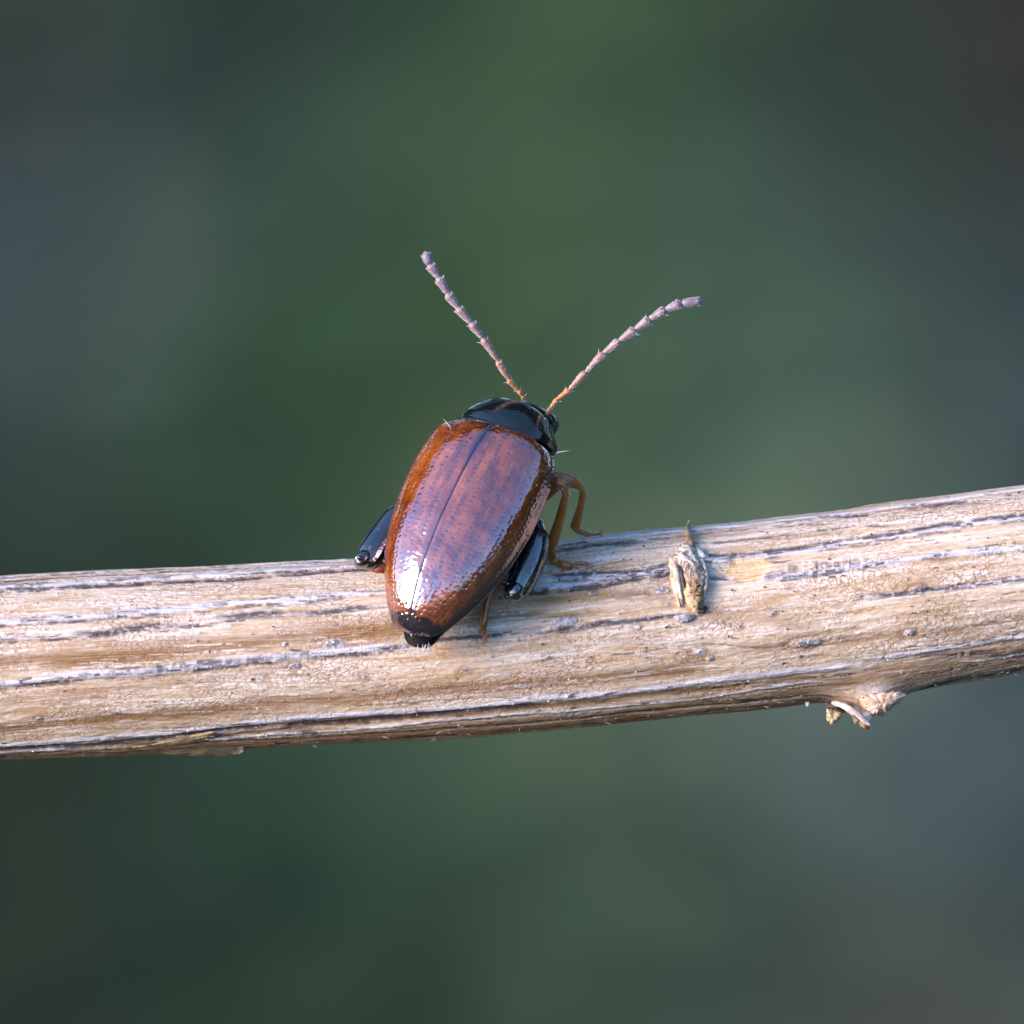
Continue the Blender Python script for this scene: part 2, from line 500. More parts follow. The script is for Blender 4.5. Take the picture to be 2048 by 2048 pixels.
brown([(-200,1528),(0,1516),(300,1501),(668,1476),(900,1458),(1392,1412),(1600,1385)], 18, 1., 5, 0)
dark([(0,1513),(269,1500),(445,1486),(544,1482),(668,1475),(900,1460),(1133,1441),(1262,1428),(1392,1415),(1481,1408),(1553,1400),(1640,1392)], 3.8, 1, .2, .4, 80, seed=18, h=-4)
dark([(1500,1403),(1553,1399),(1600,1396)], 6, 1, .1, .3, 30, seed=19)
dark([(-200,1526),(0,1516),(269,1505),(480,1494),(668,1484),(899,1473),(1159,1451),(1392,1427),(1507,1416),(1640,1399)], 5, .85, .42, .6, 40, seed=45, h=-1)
dark([(-50,1517),(60,1514),(135,1511),(170,1508)], 3, .9, .3, .5, 30, seed=20)
# right of the beetle
dark([(1090,1100),(1130,1096),(1180,1088),(1250,1082)], 9, .95, .3, .5, 26, seed=21)
rib([(1060,1096),(1177,1078),(1300,1065),(1500,1046),(1698,1024),(1879,999),(2047,976),(2300,945)], 3.5, 8, .95, .5, seed=22)
dark([(1250,1078),(1330,1073),(1392,1066),(1450,1060),(1550,1050)], 4, .6, .4, .6, 30, seed=23)
dark([(1690,1030),(1760,1022),(1850,1010),(1900,1003),(2000,992),(2047,984),(2200,966)], 8, .85, .35, .55, 40, seed=24)
dark([(1400,1086),(1500,1076),(1600,1062),(1700,1052),(1760,1048)], 4, .6, .42, .6, 40, seed=25)
dark([(1140,1148),(1198,1143),(1275,1141),(1340,1125)], 4, .95, .25, .5, 50, seed=26)
rib([(1060,1160),(1150,1152),(1275,1149),(1345,1133)], 4.5, 8, 1, .6, seed=27)
dark([(1060,1183),(1120,1178),(1185,1172),(1262,1157),(1345,1146)], 6, .95, .3, .55, 35, seed=28)
rib([(1060,1175),(1185,1163),(1262,1148),(1345,1138)], 4, 7, 1, .3, seed=29)
rib([(1405,1117),(1450,1116),(1533,1109),(1600,1100),(1698,1083),(1824,1065),(1935,1045),(2047,1033),(2300,1000)], 5, 8, 1, .7, seed=30)
dark([(1405,1112),(1440,1111),(1480,1112)], 7, .8, .2, .4, 30, seed=31)
dark([(1500,1104),(1600,1093),(1690,1079),(1800,1063),(1900,1045),(1985,1034),(2047,1028),(2200,1008)], 5.5, .85, .35, .55, 45, seed=32)
rib([(1405,1163),(1533,1151),(1600,1149),(1698,1131),(1726,1129),(1851,1112),(2047,1093),(2300,1060)], 5, 7, 1, .5, seed=33)
dark([(1600,1136),(1650,1130),(1700,1124)], 10, .7, .35, .55, 18, seed=34)
dark([(1420,1158),(1560,1153),(1640,1148),(1700,1137)], 4, .7, .35, .55, 40, seed=35)
rib([(1405,1220),(1481,1215),(1600,1208)], 3, 6, .4, .3, seed=36)
rib([(1750,1193),(1800,1187),(1879,1177),(2047,1158),(2300,1128)], 3.5, 5, .9, .4, seed=37)
dark([(1765,1190),(1800,1187),(1850,1178),(1900,1176)], 4, .9, .25, .5, 30, seed=38)
rib([(1760,1316),(1850,1302),(1963,1284),(2047,1273),(2300,1240)], 3.5, 8, .8, .2, seed=39)
rib([(1955,1322),(2047,1312),(2300,1280)], 5, 5, 1, .5, seed=40)
brown([(1080,1198),(1180,1190),(1260,1186),(1340,1190)], 14, .9, 6)
brown([(930,1238),(1020,1232),(1110,1232),(1180,1226)], 12, .8, 7)
brown([(1420,1230),(1520,1235),(1600,1250)], 16, .6, 8, 0)
brown([(1500,1300),(1610,1294),(1700,1280),(1830,1272),(1950,1255),(2047,1240)], 13, .8, 9)
brown([(1640,1395),(1760,1368),(1900,1345),(2047,1322),(2300,1290)], 20, .7, 10, 0)
brown([(1400,1390),(1600,1370),(1700,1360),(1850,1330),(2047,1295)], 22, .6, 11, 0)
dark([(1830,1383),(1907,1362),(1980,1352),(2047,1340),(2300,1300)], 14, 1., .15, .4, 30, seed=41, h=0)
dark([(1900,1312),(1960,1306)], 7, .8, .3, .5, 14, seed=42)
dark([(1640,1404),(1660,1402),(1690,1400)], 5, .9, .2, .4, 20, seed=43)
brown([(-200,1530),(0,1519),(300,1506),(668,1485),(900,1470),(1200,1448),(1500,1420),(1640,1402)], 36, 1.0, 12, 0)  # brown strips of the lower edge, deepened as painted shade on the underside
brown([(-200,1305),(0,1300),(269,1290),(500,1265),(780,1235)], 10, .45, 13, 0)
brown([(900,1300),(1100,1290),(1300,1275)], 12, .35, 14, 0)
LIGHT = np.zeros((NX, NP))
def streak(x0, ln, y0, slope, w, s, kind, seed):
    global H
    i0, i1 = np.searchsorted(xs, [x0, x0 + ln])
    if i1 - i0 < 6: return
    xx = xs[i0:i1]
    y = y0 + slope * (xx - x0) + (fbm(xx / 22.0, seed + .5, seed, 2) - .5) * 4
    a = phi_of(xx, y) * RR[i0:i1]
    j0, j1 = np.searchsorted(ph[:380], [(a.min() - 5 * w) / RR[i0], (a.max() + 5 * w) / RR[i0]])
    f = (xx - x0) / ln
    env = np.minimum(1, np.minimum(f, 1 - f) * 5) * sstep(.25, .55, vn(xx / 9.0, seed * .7, seed + 3))
    g = np.exp(-((ARC[i0:i1, j0:j1] - a[:, None]) / w) ** 2) * env[:, None] * s
    if kind == 'd':
        DARK[i0:i1, j0:j1] = np.maximum(DARK[i0:i1, j0:j1], g); H[i0:i1, j0:j1] -= 1.0 * g
    elif kind == 'b':
        BROWN[i0:i1, j0:j1] = np.maximum(BROWN[i0:i1, j0:j1], g); H[i0:i1, j0:j1] -= .5 * g
    else:
        LIGHT[i0:i1, j0:j1] = np.maximum(LIGHT[i0:i1, j0:j1], g); H[i0:i1, j0:j1] += .9 * g
def stem_slope(x): return float(topf(np.array([x + 20.]))[0] - topf(np.array([x - 20.]))[0]) / 40
for k in range(560):                       # dark fibres torn along the ribs
    q, w_ = random.choice(RIBLINES)
    x0 = random.uniform(max(-100, q[0, 0]), min(2100, q[-1, 0]))
    y0 = float(pchip(q[:, 0], q[:, 1], np.array([x0]))[0]) + random.gauss(0, w_ * .95)
    streak(x0, random.uniform(20, 110), y0, stem_slope(x0) + random.gauss(0, .012), random.uniform(1.0, 3.4), random.uniform(.55, 1.0), 'd', 400 + k)
for k in range(700):                       # straw fibres, pale and brown
    x0 = random.uniform(-150, 2100); v_ = random.uniform(.03, .97)
    y0 = float(topf(np.array([x0]))[0] * (1 - v_) + botf(np.array([x0]))[0] * v_)
    streak(x0, random.uniform(30, 200), y0, stem_slope(x0) + random.gauss(0, .012), random.uniform(.8, 2.2), random.uniform(.4, 1.0), random.choice('blbll'), 900 + k)
for k in range(130):                       # dark smears in the grooves at the top edge and along the lower edge
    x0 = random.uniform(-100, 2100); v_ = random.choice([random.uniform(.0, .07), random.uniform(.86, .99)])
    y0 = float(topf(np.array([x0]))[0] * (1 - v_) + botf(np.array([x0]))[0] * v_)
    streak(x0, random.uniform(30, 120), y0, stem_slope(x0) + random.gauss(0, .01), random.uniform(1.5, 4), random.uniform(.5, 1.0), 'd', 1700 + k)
# random long fibres all round
for k in range(24):
    a0 = random.uniform(0.02, 0.98)
    x0 = random.uniform(-150, 1900); x1 = x0 + random.uniform(180, 700)
    q = [(x, topf(x) + (botf(x) - topf(x)) * (a0 + (x - x0) / 9000 * random.uniform(-1, 1))) for x in np.linspace(x0, x1, 4)]
    if k % 3: rib(q, random.uniform(.8, 1.8), random.uniform(2.5, 4.5), random.uniform(.15, .45), random.choice([0, 0, .3]), 4, seed=60 + k)
    else: dark(q, random.uniform(1.2, 2.2), random.uniform(.3, .7), .45, .62, 30, seed=60 + k, h=-1)
# the hidden far side carries ribs too
back = ph > 1.12 * math.pi
H += np.where(back[None], 4 * np.cos(PH * 14), 0)
RIB = np.maximum(RIB, np.where(back[None], sstep(.3, .9, np.cos(PH * 14)), 0))

# warts, lenticels: (x, y, half length, half height, rise, darkness)
SPOTS = [(1125,1244,26,11,5,.55),(1610,1287,25,9,5,.9),(668,1286,22,10,3,.75),(1818,1266,10,6,4,.6),(1835,1178,14,7,4,.85),(80,1437,7,4,2,.8),
         (592,1331,9,5,4,.9),(1397,1304,13,7,2,.5),(1418,1318,7,5,3,.7),(1545,1226,9,5,2,.9),(1275,1254,8,4,2,.8),(1140,1391,12,5,2,.9),
         (1142,1432,6,5,1,.9),(1320,1180,16,8,3,.7),(1185,1183,9,4,2,.7),(1480,1252,5,4,1,.8),(1720,1192,5,4,1,.8),(1762,1315,6,3,1,.9),
         (1100,1313,9,4,1,.7),(930,1340,7,4,1,.8),(730,1352,6,4,1,.7),(1335,1207,6,4,1,.7),(573,1287,5,5,2,.8),(1950,1006,9,3,1,.8)]
for k, (sx, sy, a, b, hh, dk) in enumerate(SPOTS):
    pa = float(phi_of(np.array([sx]), np.array([sy]))[0]) * float(RRI(np.array([sx]))[0])
    th = -0.1
    dx, dy = X2 - sx, ARC - pa
    rr = np.sqrt((dx / a) ** 2 + (dy / b) ** 2) + (vn(X2 / 4, ARC / 3, 90 + k) - .5) * .5
    g = np.exp(-rr ** 2 * 1.2)
    H += hh * g - .35 * hh * np.exp(-((rr - 1.5) / .4) ** 2)
    DARK = np.maximum(DARK, dk * np.exp(-(rr) ** 4) * sstep(.25, .55, vn(X2 / 3.5, ARC / 2.5, 120 + k) + .12))
    RIB = np.maximum(RIB, .8 * np.exp(-(rr * .9) ** 4))
    BROWN = np.maximum(BROWN, .75 * np.exp(-((dx / (a * 2.6)) ** 2 + (dy / (b * 2.6)) ** 2)))
# small random dark pin spots
for k in range(150):
    sx = random.uniform(-100, 2150); v_ = random.uniform(.05, .97) ** .8
    sy = topf(np.array([sx]))[0] * (1 - v_) + botf(np.array([sx]))[0] * v_
    pa = float(phi_of(np.array([sx]), np.array([sy]))[0]) * float(RRI(np.array([sx]))[0])
    i0, i1 = np.searchsorted(xs, [sx - 14, sx + 14])
    a, b = random.uniform(1.8, 4.5), random.uniform(1.5, 3)
    g = np.exp(-(((X2[i0:i1] - sx) / a) ** 2 + ((ARC[i0:i1] - pa) / b) ** 2))
    DARK[i0:i1] = np.maximum(DARK[i0:i1], random.uniform(.5, 1) * g); H[i0:i1] += random.choice([-1, 1, 1.5]) * g
# the bare orange patch beside the bud
pa = float(phi_of(np.array([1491.]), np.array([1136.]))[0]) * float(RRI(np.array([1491.]))[0])
rr = np.sqrt(((X2 - 1491) / 50) ** 2 + ((ARC - pa + (X2 - 1491) * -.05) / 30) ** 2) + (vn(X2 / 9, ARC / 7, 77) - .5) * .35
ORANGE = 1 - sstep(.7, 1.1, rr)
H -= 2.5 * ORANGE; RIB *= 1 - ORANGE; DARK *= 1 - .8 * ORANGE
# swelling under the torn sheath, lower right
dxs = X2 - 1752
bl = np.where(dxs < 0, np.exp(-(dxs / 62) ** 2), np.exp(-(dxs / 48) ** 2))
H += 47 * bl * np.exp(-((PH - 0.93 * math.pi) / 0.24) ** 2)
RIB = np.maximum(RIB, 0.55 * bl * np.exp(-((PH - 0.84 * math.pi) / 0.14) ** 2))
BROWN *= 1 - 0.8 * bl * np.exp(-((PH - 0.9 * math.pi) / 0.2) ** 2)
# pad under the bud
H += 9 * np.exp(-((X2 - 1383) / 34) ** 2) * np.exp(-((ARC - 1.05 * 190) / 75) ** 2)
# fine relief
H += (fbm(X2 / 60.0, ARC / 9.0, 201, 4) - .5) * 2.2
H += (fbm(X2 / 14.0, ARC / 4.5, 202, 3) - .5) * 1.7
H += (fbm(X2 / 260.0, ARC / 40.0, 203, 3) - .5) * 3 + (fbm(X2 / 11.0, ARC / 10.0, 208, 4) - .5) * 14 * bl * np.exp(-((PH - 0.93 * math.pi) / 0.2) ** 2)
RIB = np.clip(sstep(.22, .72, RIB * (.45 + 1.0 * fbm(X2 / 55.0, ARC / 2.6, 207, 3))), 0, 1)
dcol = DARK * sstep(.22, .5, fbm(X2 / 9.0, ARC / 3.2, 204, 3))
DARK = np.clip(.35 * DARK + .75 * dcol, 0, 1)

def boxblur(a, n, axis):
    k = np.cumsum(np.insert(a, 0, 0, axis=axis), axis=axis)
    m = a.shape[axis]
    i0 = np.clip(np.arange(m) - n, 0, m); i1 = np.clip(np.arange(m) + n + 1, 0, m)
    sh = [1, 1]; sh[axis] = m
    return (np.take(k, i1, axis) - np.take(k, i0, axis)) / (i1 - i0).reshape(sh)
CAV = .8 * np.clip((boxblur(H, 9, 1) - H) / 4.0, 0, 1) + .5 * np.clip((boxblur(H, 3, 1) - H) / 2.0, 0, 1)   # darkens the grooves
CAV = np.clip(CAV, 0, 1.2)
rad = (R2 + H - 2.0) / 1000.0
SV = np.stack([(X2 - 1024) / 1000.0 - 0.1 * 0, -rad * np.sin(PH), (1024 - CZ[:, None]) / 1000.0 + rad * np.cos(PH)], -1)

def mat_stem():
    m, nt, b = new_mat('weathered_stem')
    st = attr(nt, 'stem_co', 'Vector')
    fib = noise(nt, mapping(nt, st, (6, 70, 1)), 1.0, 6, 0.7)           # long fibres
    fine = noise(nt, mapping(nt, st, (30, 190, 1)), 1.0, 4, 0.7)
    blot = noise(nt, mapping(nt, st, (5, 14, 1)), 1.0, 4, 0.6)
    grain = noise(nt, mapping(nt, st, (160, 160, 1)), 1.0, 3, 0.7)
    # crackle of brown veins
    wv = N(nt, 'ShaderNodeTexNoise'); wv.inputs['Scale'].default_value = 45; wv.inputs['Detail'].default_value = 5
    nt.links.new(st, wv.inputs['Vector'])
    va = N(nt, 'ShaderNodeVectorMath', operation='MULTIPLY_ADD')
    nt.links.new(wv.outputs['Color'], va.inputs[0]); va.inputs[1].default_value = (0.034, 0.034, 0); nt.links.new(st, va.inputs[2])
    vo = N(nt, 'ShaderNodeTexVoronoi', feature='DISTANCE_TO_EDGE'); vo.inputs['Scale'].default_value = 92
    nt.links.new(mapping(nt, va.outputs[0], (0.85, 1.25, 1)), vo.inputs['Vector'])
    vein = ramp(nt, vo.outputs['Distance'], ((0.0, 1.0), (0.11, 0.0)))
    vein = mth(nt, 'MULTIPLY', vein, ramp(nt, blot, ((0.36, 0.0), (0.62, 1.0))))
    rib_ = attr(nt, 'rib'); brown_ = attr(nt, 'brown'); dark_ = attr(nt, 'dark'); orange_ = attr(nt, 'orange')
    cream = mixc(nt, ramp(nt, fib, ((0.3, 0.0), (0.68, 1.0))), (0.52, 0.32, 0.18), (0.91, 0.75, 0.65))
    cream = mixc(nt, mth(nt, 'MULTIPLY', ramp(nt, blot, ((0.45, 0.0), (0.7, 1.0))), 0.55), cream, (0.93, 0.80, 0.76))
    tanb = noise(nt, mapping(nt, st, (3, 20, 1)), 1.0, 5, 0.65)
    cream = mixc(nt, mth(nt, 'MULTIPLY', ramp(nt, tanb, ((0.46, 0.0), (0.66, 1.0))), 0.62), cream, (0.46, 0.26, 0.11))
    rf = noise(nt, mapping(nt, st, (9, 300, 1)), 1.0, 5, 0.75)
    br = mth(nt, 'MULTIPLY', brown_, ramp(nt, rf, ((0.32, 0.3), (0.55, 1.0))), None, True)
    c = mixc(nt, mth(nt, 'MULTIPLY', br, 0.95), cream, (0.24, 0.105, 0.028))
    vm = mth(nt, 'MULTIPLY', vein, mth(nt, 'SUBTRACT', 0.85, mth(nt, 'MULTIPLY', rib_, 0.85)), None, True)
    c = mixc(nt, vm, c, (0.27, 0.115, 0.035))
    ribc = mixc(nt, ramp(nt, rf, ((0.34, 0.0), (0.60, 1.0))), (0.30, 0.26, 0.33), (0.86, 0.81, 0.88))  # lavender cast of the sky light painted into the rib colour
    c = mixc(nt, mth(nt, 'MULTIPLY', rib_, 0.85), c, ribc)
    c = mixc(nt, mth(nt, 'MULTIPLY', ramp(nt, grain, ((0.56, 0.0), (0.72, 1.0))), 0.35), c, (0.35, 0.26, 0.19))
    c = mixc(nt, mth(nt, 'MULTIPLY', attr(nt, 'light'), 0.75), c, (0.93, 0.83, 0.80))
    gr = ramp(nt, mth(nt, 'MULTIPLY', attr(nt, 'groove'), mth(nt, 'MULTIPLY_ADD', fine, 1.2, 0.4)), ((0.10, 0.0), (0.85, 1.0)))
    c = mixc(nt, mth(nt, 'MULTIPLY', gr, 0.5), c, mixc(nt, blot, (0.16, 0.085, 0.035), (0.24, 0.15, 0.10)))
    c = mixc(nt, mth(nt, 'MULTIPLY', orange_, 0.92), c, mixc(nt, mth(nt, 'MAXIMUM', vein, ramp(nt, rf, ((0.42, 1.0), (0.5, 0.0)))), (0.88, 0.60, 0.36), (0.48, 0.24, 0.09)))
    dark_ = mth(nt, 'MULTIPLY', dark_, mth(nt, 'SUBTRACT', 1.0, orange_))
    dm = ramp(nt, mth(nt, 'MULTIPLY', dark_, mth(nt, 'MULTIPLY_ADD', rf, 1.9, 0.05)), ((0.08, 0.0), (0.85, 1.0)))
    c = mixc(nt, mth(nt, 'MULTIPLY', dm, 0.88), c, mixc(nt, fine, (0.018, 0.014, 0.02), (0.09, 0.07, 0.09)))
    nt.links.new(c, b.inputs['Base Color'])
    nt.links.new(mth(nt, 'ADD', 0.48, mth(nt, 'MULTIPLY', fine, 0.2)), b.inputs['Roughness'])
    b.inputs['Specular IOR Level'].default_value = 0.12
    hh = mth(nt, 'ADD', mth(nt, 'MULTIPLY', fib, 0.6), mth(nt, 'ADD', mth(nt, 'MULTIPLY', fine, 0.8), mth(nt, 'MULTIPLY', grain, 0.15)))
    hh = mth(nt, 'SUBTRACT', hh, mth(nt, 'MULTIPLY', vein, 0.3))
    bump(nt, b, hh, 0.55, 0.006)
    return m

STEM = empty('dry_stem', G, 'pale weathered dry plant stem with ribs, crossing the picture under the beetle', 'stem')
M_STEM = mat_stem()
sc_ = np.stack([X2 / 1000.0, ARC / 1000.0, 0 * X2], -1).reshape(-1, 3)
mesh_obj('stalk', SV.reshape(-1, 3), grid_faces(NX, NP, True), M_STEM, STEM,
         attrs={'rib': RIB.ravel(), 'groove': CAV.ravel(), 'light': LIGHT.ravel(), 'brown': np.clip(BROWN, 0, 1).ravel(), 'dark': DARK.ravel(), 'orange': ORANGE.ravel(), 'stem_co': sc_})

def stem_depth(px, py):
    """depth (px) of the front face of the stem"""
    x = np.array([float(px)]); c = float(CZI(x)[0]); r = float(RRI(x)[0])
    v = max(-1.0, min(1.0, (c - py) / r))
    return -r * math.sqrt(max(0.0, 1 - v * v))

M_HUSK = simple_mat('husk_cream', (0.42, 0.27, 0.15), (0.84, 0.74, 0.66), 55, 0.55, 0.6, 0.006)
M_HUSKB = simple_mat('husk_brown', (0.13, 0.06, 0.03), (0.62, 0.42, 0.24), 45, 0.55, 0.6, 0.006)
M_WHITE = simple_mat('husk_white', (0.60, 0.55, 0.58), (0.88, 0.85, 0.88), 70, 0.5, 0.5, 0.004)
M_HUSKW = simple_mat('husk_pale', (0.32, 0.22, 0.17), (0.78, 0.69, 0.66), 40, 0.5, 0.8, 0.006)
M_DARKB = simple_mat('bark_dark_and_shade', (0.02, 0.015, 0.015), (0.10, 0.06, 0.05), 60, 0.6, 0.5, 0.004)

def sp(px, py, lift=0.0):
    return P(px, py, stem_depth(px, py) - lift)

def plate(name, poly, depth, thick, mat, parent, seed=0, rings=5, bulge=1.2, rough=1.0, **kw):
    """an irregular flake: closed outline in px with its own thickness and a warped face"""
    poly = catmull(list(poly) + [poly[0]], 8 * len(poly))[:-1]
    r = np.random.default_rng(seed)
    poly = poly + r.normal(0, rough, poly.shape)
    c = poly.mean(0); n = len(poly)
    V = []; dd = []
    for k in range(rings + 1):
        f = k / rings
        ring = c + (poly - c) * f
        V.append(ring)
        dd.append(np.full(n, -thick * (1 - f ** 3) - 0.15 * thick) + (fbm(ring[:, 0] / 7, ring[:, 1] / 7, seed, 3) - .5) * thick * bulge)
    front = [P(x, y, depth(x, y) + d if callable(depth) else depth + d) for ring, ds in zip(V, dd) for (x, y), d in zip(ring, ds)]
    backv = [P(x, y, (depth(x, y) if callable(depth) else depth) + thick * .6 * (1 - (k / rings) ** 3)) for k, ring in enumerate(V) for (x, y) in ring]
    f1 = grid_faces(rings + 1, n, True)
    off = len(front)
    f2 = f1[:, ::-1] + off
    a = rings * n + np.arange(n); b = rings * n + (np.arange(n) + 1) % n
    f3 = np.stack([a, b, b + off, a + off], -1)
    return mesh_obj(name, np.array(front + backv), np.vstack([f1, f2, f3]), mat, parent, **kw)

# dried bud on the stem
def bud_tube(name, pts, mat, parent, **kw):
    return tube(name, [sp(x, y, l) for x, y, l, r in pts], [r / 1000 for x, y, l, r in pts], mat, parent, **kw)

def mat_bud():
    m, nt, b = new_mat('bud_scale_colours')
    co = objco(nt)
    n1 = noise(nt, co, 45, 5, 0.7); n2 = noise(nt, mapping(nt, co, (120, 120, 40)), 1, 4, 0.7)
    sep = N(nt, 'ShaderNodeSeparateXYZ'); nt.links.new(co, sep.inputs[0])
    zz = mth(nt, 'ADD', sep.outputs[2], mth(nt, 'MULTIPLY', mth(nt, 'SUBTRACT', n1, .5), .06))
    c = ramp(nt, mth(nt, 'MULTIPLY_ADD', zz, 6.0, 1.25, True), ((0.05, (0.62, 0.44, 0.28)), (0.22, (0.44, 0.23, 0.08)), (0.42, (0.50, 0.28, 0.14)), (0.55, (0.55, 0.42, 0.36)), (0.7, (0.88, 0.74, 0.62)), (0.95, (0.86, 0.70, 0.58))))
    c = mixc(nt, ramp(nt, n2, ((0.47, 0.0), (0.60, 0.88))), c, (0.12, 0.06, 0.035))
    nt.links.new(c, b.inputs['Base Color'])
    b.inputs['Roughness'].default_value = 0.5
    bump(nt, b, n2, 0.9, 0.010)
    return m
bud = bud_tube('bud', [(1374,1088,0,9),(1372,1104,2,19),(1375,1125,4,24),(1381,1150,5,24),(1386,1175,5,21),(1389,1198,4,17),(1392,1218,2,9)], mat_bud(), STEM,
               n=90, seg=60, squash=.8, bump=.015, seed=5, bumpf=80, label='dried brown and cream bud on the stem')
bud_tube('bud_tip', [(1387,1100,12,6.5),(1381,1086,14,6),(1376,1074,16,7),(1374,1062,18,5.5),(1376,1051,20,4.6),(1379,1043,21,4)], M_HUSKB, bud, n=30, seg=12, bump=.003, seed=9, bumpf=110)
bud_tube('bud_scale', [(1349,1121,4,3),(1351,1137,9,6.5),(1354,1155,12,7),(1358,1175,10,6),(1363,1196,4,2.5)], M_HUSK, bud, n=30, seg=14, squash=1.5, bump=.001, seed=3)
bud_tube('bud_scale', [(1389,1098,9,5),(1396,1104,8,8),(1404,1112,7,8),(1414,1113,2,4)], M_HUSKW, bud, n=24, seg=14, squash=.7, bump=.002, seed=4, bumpf=90)
bud_tube('bud_scale', [(1403,1120,10,4),(1409,1145,12,6),(1410,1170,11,5),(1405,1196,7,3)], M_HUSK, bud, n=24, seg=14, squash=.8, bump=.0022, seed=6, bumpf=90)
bud_tube('gap_shade', [(1357,1124,11,4),(1362,1145,17,6),(1366,1168,17,5.5),(1370,1192,12,4)], M_DARKB, bud, n=24, seg=12, bump=.002, seed=14, bumpf=90)  # solid dark strips standing in for the shade in the bud's gaps
bud_tube('gap_shade', [(1396,1222,3,5),(1404,1220,4,6),(1410,1214,3,4)], M_DARKB, bud, n=20, seg=12, bump=.002, seed=15, bumpf=90)
def bdep(l): return lambda x, y: stem_depth(x, y) - l
plate('bud_scale', [(1357,1090),(1371,1084),(1391,1097),(1386,1108),(1377,1116),(1384,1127),(1368,1134),(1353,1123),(1348,1109)], bdep(18), 5, simple_mat('scale_cream', (.34,.19,.09), (.82,.62,.46), 50, .5, .9, .008), bud, seed=31, rough=1.7, bulge=.8)
plate('bud_scale', [(1367,1166),(1380,1158),(1396,1164),(1404,1182),(1399,1206),(1391,1223),(1379,1214),(1369,1194)], bdep(17), 5, simple_mat('scale_ochre', (.30,.13,.03), (.74,.50,.28), 45, .45, .9, .008), bud, seed=32, rough=1.5, bulge=.9)
plate('bud_scale', [(1386,1120),(1400,1126),(1409,1146),(1407,1168),(1399,1172),(1391,1150),(1385,1136)], bdep(16), 4, simple_mat('scale_mauve', (.16,.09,.07), (.60,.46,.40), 70, .5, .9, .008), bud, seed=33, rough=1.5, bulge=.9)
plate('stem_fold', [(1338,1112),(1348,1108),(1352,1140),(1360,1180),(1366,1206),(1356,1214),(1346,1182),(1338,1146)], bdep(4), 5, simple_mat('fold_tan', (.40,.25,.13), (.80,.66,.54), 60, .55, .8, .006), STEM, seed=34, rough=1.2, bulge=.7)
bud_tube('crust', [(1350,1234,2,5),(1362,1237,4,8),(1374,1236,4,8),(1384,1232,2,5)], simple_mat('crust_grey', (.1,.09,.1), (.6,.57,.6), 110, .5, .8, .006), STEM, n=24, seg=14, squash=.7, bump=.005, seed=8, bumpf=160)

# torn sheath under the swelling, lower right
husk = tube('torn_sheath', [P(1655,1409,-70), P(1672,1407,-84), P(1692,1414,-92), P(1712,1427,-94), P(1728,1440,-92), P(1738,1449,-90)], np.array([3,5,6,6,5,3]) / 1000, M_HUSKW, STEM,
            n=50, seg=14, squash=.5, bump=.0022, seed=2, bumpf=90, label='pale torn strip of sheath hanging under the stem')
plate('frayed_edge', [(1690,1418),(1712,1428),(1730,1440),(1738,1450),(1736,1458),(1724,1454),(1716,1444),(1708,1444),(1702,1430)], -82, 5, M_HUSKB, husk, seed=4, rough=1.6)
plate('flake', [(1724,1424),(1738,1422),(1742,1434),(1738,1444),(1730,1440)], -72, 4, M_WHITE, husk, seed=6, rough=.8)
plate('dark_rim', [(1648,1404),(1664,1403),(1684,1413),(1688,1424),(1668,1420),(1652,1415)], -74, 6, M_DARKB, husk, seed=7, rough=1.0)
plate('hanging_chip', [(1654,1416),(1670,1415),(1686,1426),(1680,1436),(1674,1441),(1665,1449),(1656,1441),(1651,1432)], -64, 7, simple_mat('chip_ochre', (.36,.2,.07), (.75,.58,.36), 60, .5, .6, .006), STEM, seed=9, rough=1.1,
      label='small ochre chip hanging under the stem')
plate('papery_husk', [(1716,1392),(1750,1386),(1790,1382),(1812,1388),(1798,1404),(1778,1420),(1766,1431),(1746,1428),(1734,1420),(1722,1408)], -96, 16, simple_mat('husk_papery', (.40,.22,.11), (.74,.56,.46), 26, .55, .9, .008), STEM, seed=21, rough=1.6, rings=10, bulge=.55)
plate('flake', [(1610,1403),(1618,1401),(1620,1409),(1613,1413)], -34, 3, M_WHITE, STEM, seed=10, rough=.5)
# long flake at the lower left edge
plate('bark_flake', [(300,1500),(360,1492),(430,1487),(480,1488),(488,1496),(482,1507),(450,1511),(400,1511),(340,1509)], -38, 4, simple_mat('flake_olive', (.06,.04,.02), (.17,.12,.06), 30, .45, .5, .004), STEM, seed=12, rough=.7)
plate('bark_flake', [(262,1496),(330,1482),(400,1466),(432,1462),(428,1474),(400,1482),(330,1494)], lambda x, y: stem_depth(x, y) - 1, 2.5, M_HUSKB, STEM, seed=13, rough=.8)

# dust and specks on the stem; white grains double as painted glints (too many and small to count)
gb = []; gf = []
oct_v = np.array([[1,0,0],[-1,0,0],[0,1,0],[0,-1,0],[0,0,1],[0,0,-1]], float)
oct_f = np.array([[0,2,4],[2,1,4],[1,3,4],[3,0,4],[2,0,5],[1,2,5],[3,1,5],[0,3,5]])
for k in range(520):
    px = random.uniform(0, 2048); v_ = random.uniform(.03, .99)
    py = topf(np.array([px]))[0] * (1 - v_) + botf(np.array([px]))[0] * v_
    r = random.choice([1.0, 1.2, 1.5, 1.5, 2.2]) / 1000
    c = sp(px, py, 1.5)
    gf.append(oct_f + 6 * k); gb.append(c + oct_v * r * RNG.uniform(.5, 1.3, (6, 1)))
mesh_obj('dust_and_glints', np.vstack(gb), np.vstack(gf), simple_mat('dust_glint_white', (.6, .55, .52), (.9, .88, .88), 200, .4, 0, 0), STEM, smooth=False, kind='stuff')
gb = []; gf = []
